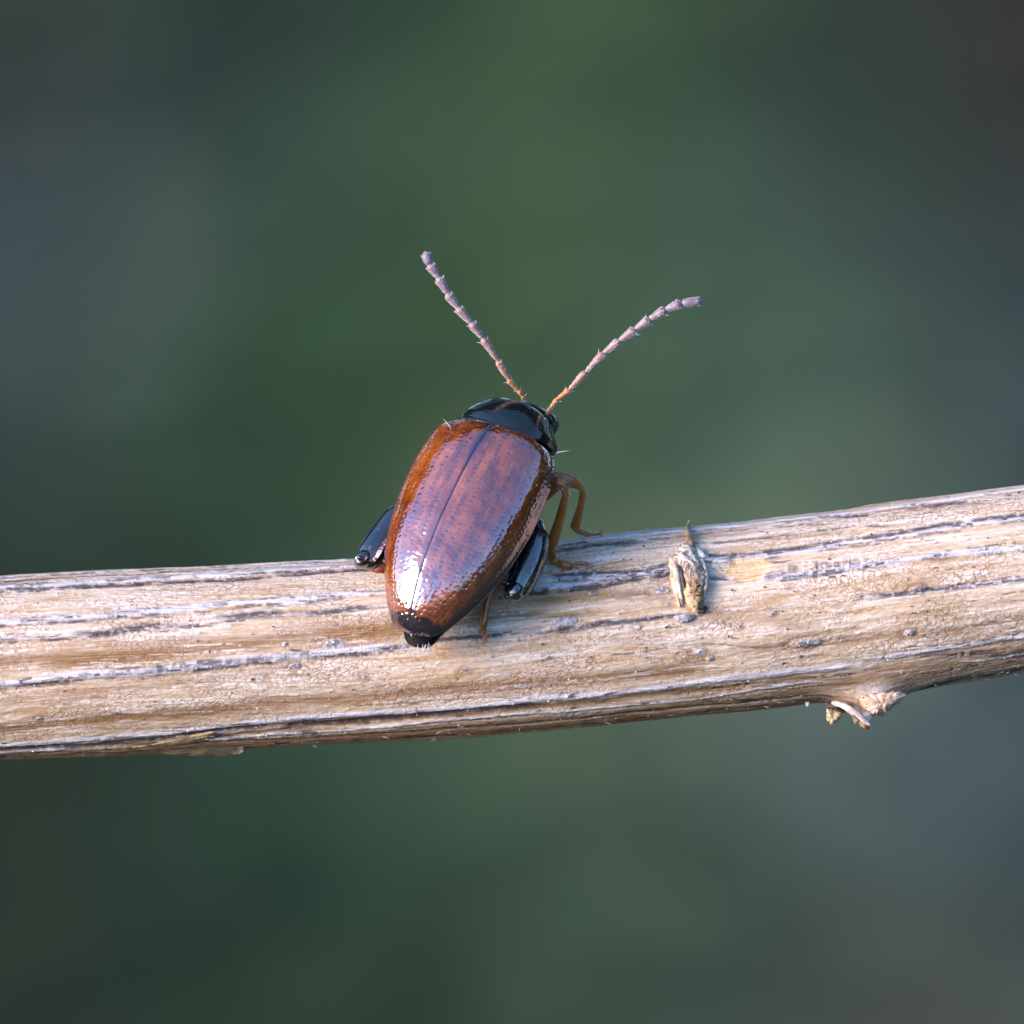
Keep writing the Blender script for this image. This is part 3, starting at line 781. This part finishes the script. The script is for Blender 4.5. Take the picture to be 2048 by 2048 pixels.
for k in range(130):
    px = random.uniform(0, 2048); v_ = random.uniform(.0, 1.0)
    py = topf(np.array([px]))[0] * (1 - v_) + botf(np.array([px]))[0] * v_
    r = random.choice([1.5, 1.8, 2.2, 3]) / 1000
    c = sp(px, py, 1.0)
    gf.append(oct_f + 6 * k); gb.append(c + oct_v * r * RNG.uniform(.5, 1.3, (6, 1)))
mesh_obj('dirt_specks', np.vstack(gb), np.vstack(gf), M_DARKB, STEM, smooth=False, kind='stuff')
# loose fibres lifting from the ridges
hb, hd, hl, hrr = [], [], [], []
for k in range(80):
    px = random.uniform(0, 2048); v_ = random.choice([random.uniform(0, .04), random.uniform(0, 1), random.uniform(.95, 1)])
    py = topf(np.array([px]))[0] * (1 - v_) + botf(np.array([px]))[0] * v_
    hb.append(sp(px, py, -1)); s = random.choice([-1, 1])
    hd.append((s, -random.uniform(.05, .3), (.5 - v_) * .35 + random.uniform(-.12, .12))); hl.append(random.uniform(.006, .018)); hrr.append(random.uniform(.0004, .0007))
hv, hf = hairs_data(hb, hd, hl, hrr, .3)
mesh_obj('loose_fibres', hv, hf, M_WHITE, STEM, kind='stuff')

# ------------------------------------------------------------------ the beetle
BR = np.array([[0.87447953, 0.3898196, -0.28866284], [-0.4249031, 0.32856193, -0.84350721], [-0.23397202, 0.86028352, 0.45295624]])
BO = P(1008.0, 867.3, -130)
BL = Matrix.Translation(BO) @ Matrix(BR.tolist()).to_4x4()
BEETLE = empty('beetle', G @ BL, 'small glossy chestnut beetle with black head climbing over the dry stem', 'beetle')

def S(px, py, d):
    """place seen at a pixel and depth -> the beetle's own frame"""
    return BR.T @ (P(px, py, d) - BO)
def loc_depth(x, y, z):
    """depth in px of a beetle-frame point given in px"""
    return -130 + float(BR[1] @ np.array([x, y, z]))

EL, EW, EH = 467.0, 148.6, 103.2
TK = np.array([0, .035, .09, .2, .35, .5, .65, .78, .88, .95, .985, 1.0])
WK = np.array([.687, .802, .896, .979, 1.0, .965, .868, .715, .55, .395, .25, .0])
HK = np.array([.511, .638, .764, .901, .983, .998, .946, .826, .626, .414, .25, .08])
def prof_w(t): return np.maximum(pchip(TK, WK, t), 0)
def prof_h(t): return np.maximum(pchip(TK, HK, t), 0.02)

PIT_ROWS = 9
def elytron(side):
    nt_, na = 330, 110
    t = np.concatenate([np.linspace(0, .9, nt_ - 70, endpoint=False), .9 + .1 * (1 - (1 - np.linspace(0, 1, 70)) ** 2)])
    am = np.concatenate([np.linspace(0, .5 * math.pi, na - 18, endpoint=False), np.linspace(.5 * math.pi, .86 * math.pi, 18)])
    w = prof_w(t) * EW; h = prof_h(t) * EH
    T2, A2 = np.meshgrid(t, am, indexing='ij')
    W2 = w[:, None]; H2 = h[:, None]
    s, c = np.sin(A2), np.cos(A2)
    cp = np.where(c > 0, np.abs(c) ** .92, -np.abs(c) ** 1.0 * .22)
    X = W2 * s
    Z = H2 * cp
    Z = np.where(c < 0, c * 10 * sstep(0, 60, W2 + 0 * c), Z)
    X = np.where(c < 0, W2 * (1 - (1 - s) * .55), X)
    Y = -EL * T2
    # shoulder bulge and rounded front edge
    Y = Y - 10 * (1 - sstep(0, .06, T2)) * (np.abs(s) ** 3) * np.minimum(1, A2 / 1.2)
    hum = np.exp(-(((T2 - .085) / .05) ** 2 + ((A2 - 1.0) / .22) ** 2))
    # margin bead
    bead = np.exp(-((A2 - .5 * math.pi) / .045) ** 2)
    gut = np.exp(-((A2 - .5 * math.pi + .13) / .06) ** 2)
    sut = np.exp(-(X / 2.2) ** 2)
    sutbead = np.exp(-((X - 7) / 4.0) ** 2)
    disp = 4 * hum + 1.6 * bead - .5 * gut - .6 * sut
    # rows of punctures
    pit = np.zeros_like(X)
    q = A2 / (.5 * math.pi) * (PIT_ROWS + .5)          # row coordinate
    row = np.round(q - .0)
    dq = (q - row) * (.5 * math.pi / (PIT_ROWS + .5)) * np.maximum(W2, 20)
    rid = row.astype(int)
    step = 10.5
    yy = (EL * T2) / step + _hash(rid, rid * 0, 5 + side) * 3
    cell = np.floor(yy)
    jit = (_hash(rid, cell, 9 + side) - .5) * .5
    dy = (yy - cell - .5 - jit) * step
    jx = (_hash(rid, cell, 19 + side) - .5) * 5
    amp = .35 + .9 * _hash(rid, cell, 29 + side)
    g = np.exp(-((dq + jx) ** 2 + dy ** 2) / (2.7 ** 2)) * amp
    g *= (rid >= 1) & (A2 < 1.5) & (T2 > .02)
    pit = np.maximum(pit, g)
    # scattered finer punctures, denser to the front and rear
    for k, stp in ((0, 7.5), (1, 9.0)):
        u, v = (A2 * np.maximum(W2, 20)) / stp + .37 * k, EL * T2 / stp + .61 * k
        cu, cv = np.floor(u), np.floor(v)
        g2 = np.exp(-(((u - cu - .25 - .5 * _hash(cu, cv, 41 + k)) * stp) ** 2 + ((v - cv - .25 - .5 * _hash(cu, cv, 51 + k)) * stp) ** 2) / 1.5 ** 2)
        g2 *= (_hash(cu, cv, 61 + k) > .6) * .55
        pit = np.maximum(pit, g2)
    disp = disp - .9 * pit
    disp += (fbm(X / 60 + 9, Y / 60 + 50, 300 + side, 3) - .5) * 3.0 + (fbm(X / 16 + 9, Y / 16 + 50, 310 + side, 2) - .5) * .55
    disp *= sstep(0, .012, 1 - T2) * .9 + .1
    Nx, Nz = s / np.maximum(W2, 8) * EW, np.maximum(c, -.3) / np.maximum(H2, 8) * EH
    nl = np.sqrt(Nx ** 2 + Nz ** 2) + 1e-9
    X = X + disp * Nx / nl; Z = Z + disp * Nz / nl
    X = np.maximum(X, .25)
    V = np.stack([side * X, Y, Z], -1) / 1000.0
    F = grid_faces(len(t), na)
    if side > 0: F = F[:, ::-1].copy()
    o = mesh_obj('elytron', V.reshape(-1, 3), F, M_ELY, BEETLE,
                 attrs={'along': T2.ravel(), 'across': (A2 / (.5 * math.pi)).ravel(), 'xdist': (X / EW).ravel(), 'pit': pit.ravel()},
                 label='left glossy chestnut wing case' if side < 0 else 'right glossy chestnut wing case')
    md = o.modifiers.new('shell', 'SOLIDIFY'); md.thickness = 0.004; md.offset = -1
    return o

def mat_elytron():
    m, nt, b = new_mat('chestnut_shell')
    co = objco(nt)
    al, ac, xd, pit = attr(nt, 'along'), attr(nt, 'across'), attr(nt, 'xdist'), attr(nt, 'pit')
    n1 = noise(nt, co, 14, 4, 0.6); n2 = noise(nt, co, 55, 4, 0.7)
    st = noise(nt, mapping(nt, co, (60, 7, 60)), 1, 4, 0.6)
    c = mixc(nt, ramp(nt, n1, ((0.3, 0.0), (0.7, 1.0))), (0.12, 0.021, 0.001), (0.42, 0.105, 0.004))
    c = mixc(nt, ramp(nt, st, ((0.37, 0.0), (0.63, 0.8))), c, (0.07, 0.015, 0.010))
    c = mixc(nt, ramp(nt, n2, ((0.5, 0.0), (0.75, 0.28))), c, (0.44, 0.125, 0.010))
    # dark suture, widening at the front and at the tip
    ws = mth(nt, 'ADD', 0.022, mth(nt, 'ADD', mth(nt, 'MULTIPLY', ramp(nt, al, ((0.0, 1.0), (0.3, 0.0))), 0.16), mth(nt, 'MULTIPLY', ramp(nt, al, ((0.72, 0.0), (0.95, 1.0))), 0.085)))
    sm = mth(nt, 'SUBTRACT', 1.0, mth(nt, 'DIVIDE', xd, ws), None, True)
    c = mixc(nt, ramp(nt, sm, ((0.0, 0.0), (0.8, 1.0))), c, (0.012, 0.010, 0.014))
    tip = ramp(nt, mth(nt, 'ADD', al, mth(nt, 'MULTIPLY', n1, 0.1)), ((0.99, 0.0), (1.055, 1.0)))
    c = mixc(nt, tip, c, (0.005, 0.003, 0.003))
    front = ramp(nt, mth(nt, 'ADD', al, mth(nt, 'MULTIPLY', n1, 0.06)), ((0.03, 1.0), (0.1, 0.0)))
    c = mixc(nt, mth(nt, 'MULTIPLY', front, 0.8), c, (0.03, 0.012, 0.006))
    edge = ramp(nt, mth(nt, 'ADD', ac, mth(nt, 'MULTIPLY', n1, 0.1)), ((0.84, 0.0), (1.02, 1.0)))
    c = mixc(nt, edge, c, (0.010, 0.005, 0.003))
    c = mixc(nt, mth(nt, 'MULTIPLY', pit, 0.9), c, (0.02, 0.005, 0.012))
    nt.links.new(c, b.inputs['Base Color'])
    b.inputs['Roughness'].default_value = 0.06
    b.inputs['Specular IOR Level'].default_value = 0.5
    b.inputs['IOR'].default_value = 2.9
    b.inputs['Specular Tint'].default_value = (1.0, 0.80, 0.97, 1)      # lilac of the reflected sky put into the shell's sheen
    b.inputs['Coat Weight'].default_value = 0.5
    b.inputs['Coat IOR'].default_value = 1.5
    b.inputs['Coat Roughness'].default_value = 0.02
    bump(nt, b, noise(nt, co, 120, 3, 0.6), 0.05, 0.002)
    return m
M_ELY = mat_elytron()
for s_ in (-1, 1):
    elytron(s_)

def mat_black(name='black_shell', c1=(0.003, 0.003, 0.003), c2=(0.008, 0.009, 0.009), coat=0.8, ior=1.7, crough=0.08, scale=70):
    m, nt, b = new_mat(name)
    co = objco(nt)
    n = noise(nt, co, scale, 4, .6)
    nt.links.new(mixc(nt, n, c1, c2), b.inputs['Base Color'])
    b.inputs['Roughness'].default_value = 0.3
    b.inputs['Coat Weight'].default_value = coat
    b.inputs['Coat IOR'].default_value = ior
    b.inputs['Coat Roughness'].default_value = crough
    bump(nt, b, noise(nt, co, 160, 3, .6), .08, .002)
    return m
M_BLK = mat_black()
M_PRO = mat_black('black_pronotum', (0.002, 0.003, 0.003), (0.006, 0.008, 0.007), 1.0, 1.65, 0.10, 40)
M_PRO.node_tree.nodes['Principled BSDF'].inputs['Specular IOR Level'].default_value = 0.15
M_FEM = mat_black('black_femur', (0.002, 0.002, 0.004), (0.008, 0.007, 0.012), 1.0, 2.3, 0.06, 60)
M_BODY = mat_black('black_underside', (0.002, 0.002, 0.002), (0.006, 0.005, 0.005), 0.0, 1.5, 0.3, 70)
M_BODY.node_tree.nodes['Principled BSDF'].inputs['Roughness'].default_value = 0.5
M_BODY.node_tree.nodes['Principled BSDF'].inputs['Specular IOR Level'].default_value = 0.06
M_EYE = mat_black('eye_black', (0.003, 0.003, 0.003), (0.006, 0.006, 0.006), 1.0, 1.6, 0.05, 200)

# pronotum: a short saddle, bent down to the head
def pronotum():
    nu, nv = 60, 90
    u = np.linspace(0, 1, nu); a = np.linspace(-.62 * math.pi, .62 * math.pi, nv)
    yk = pchip([0, .25, .5, .7, .85, 1], [-8, 12, 33, 52, 69, 79], u)
    zk = pchip([0, .25, .5, .7, .85, 1], [58, 57, 50, 38, 20, -8], u)
    wk = pchip([0, .2, .5, .8, 1], [105, 106, 96, 80, 66], u)
    zb = -28.0
    U, A = np.meshgrid(u, a, indexing='ij')
    s, c = np.sin(A), np.cos(A)
    X = wk[:, None] * np.sign(s) * np.abs(s) ** .9
    hh = (zk - zb)[:, None]
    Z = zb + hh * np.where(c > 0, np.abs(c) ** .8, c * .35)
    Y = yk[:, None] - 4 - 16 * (np.abs(s) ** 2.2) * (1 - U) * .0 + 10 * (np.abs(s) ** 2) * (1 - U) - 20 * np.abs(s) ** 2.5 * U
    # rear rim and pin punctures
    rim = np.exp(-((U - .03) / .02) ** 2)
    Z += 1.6 * rim * np.maximum(c, 0)
    stp = 6.5
    cu, cv = np.floor(X / stp), np.floor(U * 90 / stp)
    g = np.exp(-(((X / stp - cu - .25 - .5 * _hash(cu, cv, 71)) * stp) ** 2 + ((U * 90 / stp - cv - .25 - .5 * _hash(cu, cv, 73)) * stp) ** 2) / 1.4 ** 2) * (_hash(cu, cv, 75) > .5)
    Z -= .8 * g
    V = np.stack([X, Y, Z], -1) / 1000
    # close the front
    o = mesh_obj('pronotum', V.reshape(-1, 3), grid_faces(nu, nv), M_PRO, BEETLE, label='black shiny shield behind the head')
    md = o.modifiers.new('shell', 'SOLIDIFY'); md.thickness = .004; md.offset = 0
    return o
PRO = pronotum()

# body under the shell: breast, belly and tail end in one mesh, with the head in front
def body():
    nu, nv = 90, 64
    u = np.linspace(0, 1, nu)
    yk = 62 - u * (62 + EL + 13)
    t = np.clip(-yk / EL, 0, 1)
    w = np.where(yk > 0, 92 + 0 * yk, prof_w(t) * EW * .93)
    w = pchip([0, .06, .13, .2, .35, .55, .75, .88, .95, .985, 1], [60, 92, 104, 118, 132, 128, 98, 60, 35, 22, 3], u)
    dn = pchip([0, .06, .13, .22, .35, .5, .75, .9, .97, 1], [50, 66, 78, 86, 90, 80, 56, 40, 28, 4], u)
    up = pchip([0, .1, .3, .8, .93, .97, 1], [30, 36, 50, 30, 10, 8, 2], u)
    a = np.linspace(0, 2 * math.pi, nv, endpoint=False)
    U, A = np.meshgrid(u, a, indexing='ij')
    s, c = np.sin(A), np.cos(A)
    X = w[:, None] * np.sign(s) * np.abs(s) ** .8
    Z = np.where(c > 0, up[:, None] * c, dn[:, None] * np.sign(c) * np.abs(c) ** .8)
    # belly segments
    Z += np.where(c < 0, 2.5 * np.sin(U * 70) * sstep(.5, .6, U), 0) - 6
    Z -= 20 * sstep(.84, .97, U)
    V = np.stack([X, np.repeat(yk[:, None], nv, 1), Z], -1) / 1000
    f = grid_faces(nu, nv, True)
    return mesh_obj('body', V.reshape(-1, 3), f, M_BODY, BEETLE, label='black underside and tail end of the beetle')
BODY = body()
# fringe of white hairs round the tail end
hb, hd, hl, hr2 = [], [], [], []
for k in range(95):
    a = random.uniform(-1.5, 1.5)
    y = -EL + 4 - 22 * max(0, math.cos(a)) ** .8 + random.uniform(-4, 9)
    x = 30 * math.sin(a); z = random.uniform(-46, -14)
    hb.append(np.array([x, y, z]) / 1000)
    hd.append((math.sin(a) * .35 + random.uniform(-.12, .12), -1.2, random.uniform(-.1, .3)))
    hl.append(random.uniform(.010, .022)); hr2.append(random.uniform(.0004, .0006))
M_HAIR = simple_mat('pale_hair', (.4, .37, .38), (.7, .67, .7), 60, .35, 0, 0)
hv, hf = hairs_data(hb, hd, hl, hr2, .35)
mesh_obj('tail_hair', hv, hf, M_HAIR, BODY, kind='stuff')

# head, half hidden under the shield, with the right eye standing out
def blob(name, centre, radii, mat, parent, rot=None, n=28, disp=0.0, **kw):
    a = np.linspace(0, math.pi, n); b_ = np.linspace(0, 2 * math.pi, n * 2, endpoint=False)
    A, B_ = np.meshgrid(a, b_, indexing='ij')
    V = np.stack([np.sin(A) * np.cos(B_) * radii[0], np.sin(A) * np.sin(B_) * radii[1], np.cos(A) * radii[2]], -1)
    if disp: V *= 1 + disp * (fbm(V[..., 0] * 90 + 7, V[..., 2] * 90 + V[..., 1] * 60 + 7, 4, 3) - .5)[..., None]
    if rot is not None: V = V @ np.array(rot).T
    return mesh_obj(name, V.reshape(-1, 3) + np.asarray(centre), grid_faces(n, n * 2, True)[:, ::-1].copy(), mat, parent, **kw)
HEAD = blob('head', np.array([14, 50, -38]) / 1000, (.068, .040, .046), M_PRO, BEETLE, disp=.0, label='black head hidden under the shield')
blob('eye', np.array([62, 60, -42]) / 1000, (.019, .022, .027), M_EYE, HEAD, label='bulging black right eye')
blob('eye', np.array([-46, 62, -44]) / 1000, (.019, .022, .027), M_EYE, HEAD)

def bristle(name, p0, p1, r, mat, parent, **kw):
    v, f = hairs_data([p0], [np.asarray(p1) - p0], [float(np.linalg.norm(np.asarray(p1) - p0))], [r], .05)
    return mesh_obj(name, v, f, mat, parent, **kw)
bristle('seta', S(902, 855, -160), S(886, 838, -160), .0014, M_HAIR, PRO)
bristle('seta', S(1113, 906, -215), S(1139, 900, -215), .0014, M_HAIR, PRO)

# antennae: eleven joints each
def mat_antenna():
    m, nt, b = new_mat('antenna_joint')
    co = objco(nt)
    f = attr(nt, 'out')
    base = ramp(nt, f, ((0.0, (0.50, 0.17, 0.015)), (0.22, (0.42, 0.15, 0.03)), (0.42, (0.30, 0.16, 0.14)), (1.0, (0.20, 0.145, 0.19))))
    n = noise(nt, co, 150, 3, .6)
    c = mixc(nt, ramp(nt, n, ((0.5, 0.0), (0.75, 0.4))), base, (0.5, 0.43, 0.5))
    nt.links.new(c, b.inputs['Base Color'])
    b.inputs['Roughness'].default_value = 0.45
    b.inputs['Sheen Weight'].default_value = 0.7
    b.inputs['Sheen Roughness'].default_value = 0.35
    b.inputs['Sheen Tint'].default_value = (0.95, 0.9, 1.0, 1)
    bump(nt, b, n, .3, .003)
    return m
M_ANT = mat_antenna()
M_FUZZ = simple_mat('antenna_fuzz', (.62, .55, .62), (.88, .83, .92), 80, .4, 0, 0)

def antenna(nodes, widths, label):
    nodes = [np.asarray(p) for p in nodes]
    n = len(nodes) - 1
    parent = None
    fz = ([], [], [], [])
    for i in range(n):
        p0, p1 = nodes[i], nodes[i + 1]
        d = p1 - p0; L = np.linalg.norm(d); dn = d / L
        w = widths[i] / 2000.0
        prox = .42
        if i == n - 1:
            rad = np.array([prox, .85, 1.0, .95, .7, .3]) * w
            pts = [p0 + d * f for f in (.03, .2, .45, .7, .88, .97)]
        else:
            rad = np.array([prox, .6, .8, .98, 1.0, .8]) * w
            pts = [p0 + d * f for f in (.02, .22, .5, .78, .9, .955)]
        v, f = tube_data(pts, rad, n=16, seg=14, bump=.0007, seed=i, bumpf=150)
        o = mesh_obj('antenna' if i == 0 else 'segment', v, f, M_ANT, BEETLE if i == 0 else parent, attrs={'out': np.full(len(v), i / (n - 1))},
                     **({'label': label} if i == 0 else {}))
        if i == 0: parent = o
        u = np.cross(dn, [.3, .5, .8]); u /= np.linalg.norm(u); q = np.cross(dn, u)
        cnt = 80 if i > 2 else 20
        for k in range(cnt):
            a = random.uniform(0, 2 * math.pi); s = random.uniform(.08, .93 if i < n - 1 else .82)
            rr = np.interp(s, [0, .5, .85, 1], [prox, .8, 1, .85]) * w
            rd = u * math.cos(a) + q * math.sin(a)
            fz[0].append(p0 + d * s + rd * rr * .95); fz[1].append(dn * 1.25 + rd * .4)
            fz[2].append(random.uniform(.004, .0065)); fz[3].append(.0005)
        for k in range(2 if i < n - 1 else 0):
            a = random.uniform(0, 2 * math.pi)
            rd = u * math.cos(a) + q * math.sin(a)
            fz[0].append(p0 + d * .9 + rd * w * .9); fz[1].append(dn * .7 + rd * .8)
            fz[2].append(random.uniform(.007, .011)); fz[3].append(.0008)
    hv, hf = hairs_data(*fz, .2)
    mesh_obj('antenna_fuzz', hv, hf, M_FUZZ, parent, kind='stuff')

ANL = [(1052,806,-92),(1045,793,-98),(1038,782,-104),(1017,760,-114),(996,723,-124),(966,678,-133),(943,648,-143),(917,618,-145),(897,590,-147),(878,558,-148),(861,532,-149),(850,505,-150)]
antenna([S(*p) for p in ANL], [9, 10, 12, 14.5, 16.5, 18, 19, 20, 20.5, 20.5, 21], 'left antenna of eleven hairy joints, orange at its base')
ANR = [(1090,836,-118),(1099,819,-126),(1114,799,-138),(1138,780,-156),(1170,746,-162),(1206,708,-168),(1237,684,-173),(1268,661,-178),(1297,641,-182),(1328,622,-185),(1360,608,-188),(1404,603,-190)]
antenna([S(*p) for p in ANR], [9, 10, 12, 14.5, 16.5, 18, 19, 19.5, 20, 20, 19.5], 'right antenna of eleven hairy joints, bowed outward')

# legs
def mat_leg():
    m, nt, b = new_mat('amber_leg')
    co = objco(nt)
    n = noise(nt, co, 60, 4, .6); n2 = noise(nt, mapping(nt, co, (200, 60, 200)), 1, 3, .6)
    c = mixc(nt, n, (0.20, 0.050, 0.004), (0.52, 0.165, 0.010))
    c = mixc(nt, ramp(nt, n2, ((.5, 0.), (.7, .5))), c, (.12, .045, .01))
    nt.links.new(c, b.inputs['Base Color'])
    b.inputs['Roughness'].default_value = 0.3
    b.inputs['Subsurface Weight'].default_value = .35
    b.inputs['Subsurface Radius'].default_value = (1.0, .35, .08)
    b.inputs['Subsurface Scale'].default_value = .012
    b.inputs['Coat Weight'].default_value = .5
    b.inputs['Coat Roughness'].default_value = .15
    b.inputs['Sheen Weight'].default_value = .35
    b.inputs['Sheen Roughness'].default_value = .18
    b.inputs['Sheen Tint'].default_value = (.95, .9, 1, 1)
    bump(nt, b, n2, .3, .003)
    return m
M_LEG = mat_leg()
M_LEGHAIR = simple_mat('leg_hair', (.45, .36, .30), (.85, .80, .82), 60, .35, 0, 0)
M_BLKHAIR = simple_mat('femur_hair', (.2, .2, .2), (.55, .53, .57), 60, .3, 0, 0)

def path_hair(paths, per, length, rad, along=1.1, out=.5):
    B, D, Ls, Rs = [], [], [], []
    for pts, radii in paths:
        pts = np.array(pts); radii = np.array(radii)
        for k in range(per):
            s = random.uniform(.02, .98) * (len(pts) - 1); i = min(int(s), len(pts) - 2); f = s - i
            p = pts[i] * (1 - f) + pts[i + 1] * f; r = radii[i] * (1 - f) + radii[i + 1] * f
            d = pts[i + 1] - pts[i]; d = d / (np.linalg.norm(d) + 1e-9)
            u = np.cross(d, [.3, .5, .8]); u /= np.linalg.norm(u); q = np.cross(d, u); a = random.uniform(0, 2 * math.pi)
            rd = u * math.cos(a) + q * math.sin(a)
            B.append(p + rd * r * .95); D.append(d * along + rd * out); Ls.append(length * random.uniform(.6, 1.3)); Rs.append(rad)
    return hairs_data(B, D, Ls, Rs, .2)

def leg(label, femur, tibia, tarsi, claws, fem_mat, squash=.85, hair_mat=None, fem_hair=40, visible=True):
    fp = [S(*p[:3]) for p in femur]; fr = [p[3] / 1000 for p in femur]
    o = tube('leg', fp, fr, fem_mat, BEETLE, n=40, seg=24, squash=squash, side=BR.T @ np.array([0, -1, 0]), label=label)
    paths = [(fp, fr)] if fem_hair else []
    if tibia:
        tp = [S(*p[:3]) for p in tibia]; tr = [p[3] / 1000 for p in tibia]
        tube('tibia', tp, tr, M_LEG, o, n=30, seg=16, bump=.0006, bumpf=120)
        hv, hf = path_hair([(tp, tr)], 60, .008, .0003, 1.2, .4)
        mesh_obj('leg_hair', hv, hf, M_LEGHAIR, o, kind='stuff')
    for k, ts in enumerate(tarsi):
        tp = [S(*p[:3]) for p in ts]; tr = [p[3] / 1000 for p in ts]
        tube('tarsus', tp, tr, M_LEG, o, n=16, seg=12, bump=.0008, bumpf=140)
    if tarsi:
        hv, hf = path_hair([([S(*p[:3]) for p in ts], [p[3] / 1000 for p in ts]) for ts in tarsi], 26, .007, .0004, .8, .6)
        mesh_obj('foot_hair', hv, hf, M_LEGHAIR, o, kind='stuff')
    for c in claws:
        cp = [S(*p[:3]) for p in c]; tube('claw', cp, [.0022, .0018, .0006][:len(cp)], M_LEG, o, n=10, seg=8)
    if fem_hair:
        hv, hf = path_hair(paths, fem_hair, .011, .00045, 1.3, .3)
        mesh_obj('femur_hair', hv, hf, hair_mat or M_LEGHAIR, o, kind='stuff')
    return o

def sd_(px, py, lift): return stem_depth(px, py) - lift
# right fore leg
leg('right front leg of amber brown, reaching furthest along the stem',
    [(1088,962,-170,9),(1110,956,-168,11.5),(1128,958,-164,12.5),(1146,965,-157,11.5),(1159,973,-150,7)],
    [(1160,973,-148,5.5),(1165,984,-142,6.5),(1163,1003,-130,7),(1158,1025,-114,8),(1151,1048,-96,10),(1149,1054,-92,9)],
    [[(1149,1055,-90,4),(1156,1060,-80,7.5),(1164,1065,-71,6)], [(1165,1065,-70,3.5),(1172,1068,-62,6),(1179,1069,-57,5)], [(1180,1069,-56,2.2),(1188,1069,-52,3.2),(1196,1068,-48,2.6)]],
    [[(1195,1068,-48),(1201,1064,-46),(1206,1057,-46)], [(1195,1068,-48),(1202,1069,-44),(1207,1072,-42)]], M_LEG, fem_hair=50)
# right middle leg
leg('right middle leg of amber brown, standing on the stem',
    [(1092,992,-172,10),(1106,974,-182,13),(1119,966,-189,12.5),(1128,975,-189,9.5),(1131,990,-184,6.5)],
    [(1130,991,-182,5.5),(1128,1003,-177,7.5),(1122,1028,-165,9),(1114,1056,-152,10.5),(1105,1083,-139,11.5),(1102,1092,-134,9)],
    [[(1101,1095,-132,5),(1105,1109,sd_(1106,1110,15),9.5),(1111,1122,sd_(1112,1125,9),8)], [(1113,1124,sd_(1112,1124,9),5),(1126,1129,sd_(1128,1129,7),9.5),(1140,1132,sd_(1142,1131,6),7.5)],
     [(1141,1131,sd_(1142,1130,6),3.2),(1156,1127,sd_(1156,1127,9),4.2),(1170,1126,sd_(1170,1126,8),4)]],
    [[(1169,1126,sd_(1169,1126,8)),(1177,1127,sd_(1177,1127,8)),(1182,1134,sd_(1182,1134,4))], [(1169,1127,sd_(1169,1127,8)),(1174,1132,sd_(1174,1132,7)),(1173,1138,sd_(1173,1138,4))]], M_LEG, fem_hair=40)
# right hind leg: swollen black femur seen from its knee end
hind = leg('right hind leg with swollen black hairy thigh',
    [(1072,1048,-150,16),(1070,1082,-172,29),(1060,1115,-196,33),(1047,1150,-216,31),(1036,1177,-228,24)],
    [(1015,1172,-214,7),(992,1172,-205,7.5),(977,1195,-207,8),(970,1232,-207,9),(967,1248,-206,9)],
    [[(967,1246,-206,7),(967,1258,-204,6),(969,1270,-202,5)]],
    [[(969,1268,-203),(968,1280,-203),(966,1291,-197)], [(969,1266,-203),(976,1272,-205),(982,1269,-201)], [(968,1268,-203),(972,1278,-205),(973,1286,-199)]], M_FEM, squash=.8, hair_mat=M_BLKHAIR, fem_hair=150)
blob('knee', S(1028, 1183, -236), (.021, .021, .021), M_FEM, hind, disp=.25)
blob('knee_socket', S(1033, 1182, -250), (.008, .008, .008), M_EYE, hind, disp=.1)
# left hind leg
hindl = leg('left hind leg with swollen black thigh sticking out',
    [(812,1020,-120,16),(792,1035,-128,24),(768,1070,-142,28),(746,1103,-158,29),(736,1119,-166,25)],
    [(750,1132,-140,7),(790,1150,-150,7.5),(830,1170,-160,8),(850,1190,-176,8)],
    [[(850,1188,-176,7),(856,1200,-180,6),(860,1212,-184,5)]], [], M_FEM, squash=.8, hair_mat=M_BLKHAIR, fem_hair=50)
blob('knee', S(726, 1118, -178), (.0165, .02, .0185), M_FEM, hindl, disp=.25)
blob('knee_socket', S(722, 1117, -194), (.008, .006, .010), M_EYE, hindl, disp=.1)
blob('knee_flange', S(755, 1133, -160), (.022, .014, .010), simple_mat('flange_red', (.14, .03, .01), (.35, .09, .02), 60, .3, .2, .003), hindl, disp=.1)
# left legs under the body
leg('left middle leg of amber brown under the body',
    [(905,985,-120,10),(890,1000,-100,10),(872,1015,-90,9)], [(872,1015,-90,7),(868,1050,-84,8),(866,1090,-78,8)], [[(866,1092,-78,7),(860,1108,sd_(860,1108,8),6),(850,1118,sd_(850,1118,6),5)]], [], M_LEG, fem_hair=0)
leg('left front leg of amber brown under the body',
    [(1000,900,-110,10),(985,930,-90,10),(970,960,-75,9)], [(970,960,-75,7),(962,1010,-66,8),(958,1080,-60,8)], [[(958,1082,-60,7),(950,1098,sd_(950,1098,8),6),(940,1108,sd_(940,1108,6),5)]], [], M_LEG, fem_hair=0)
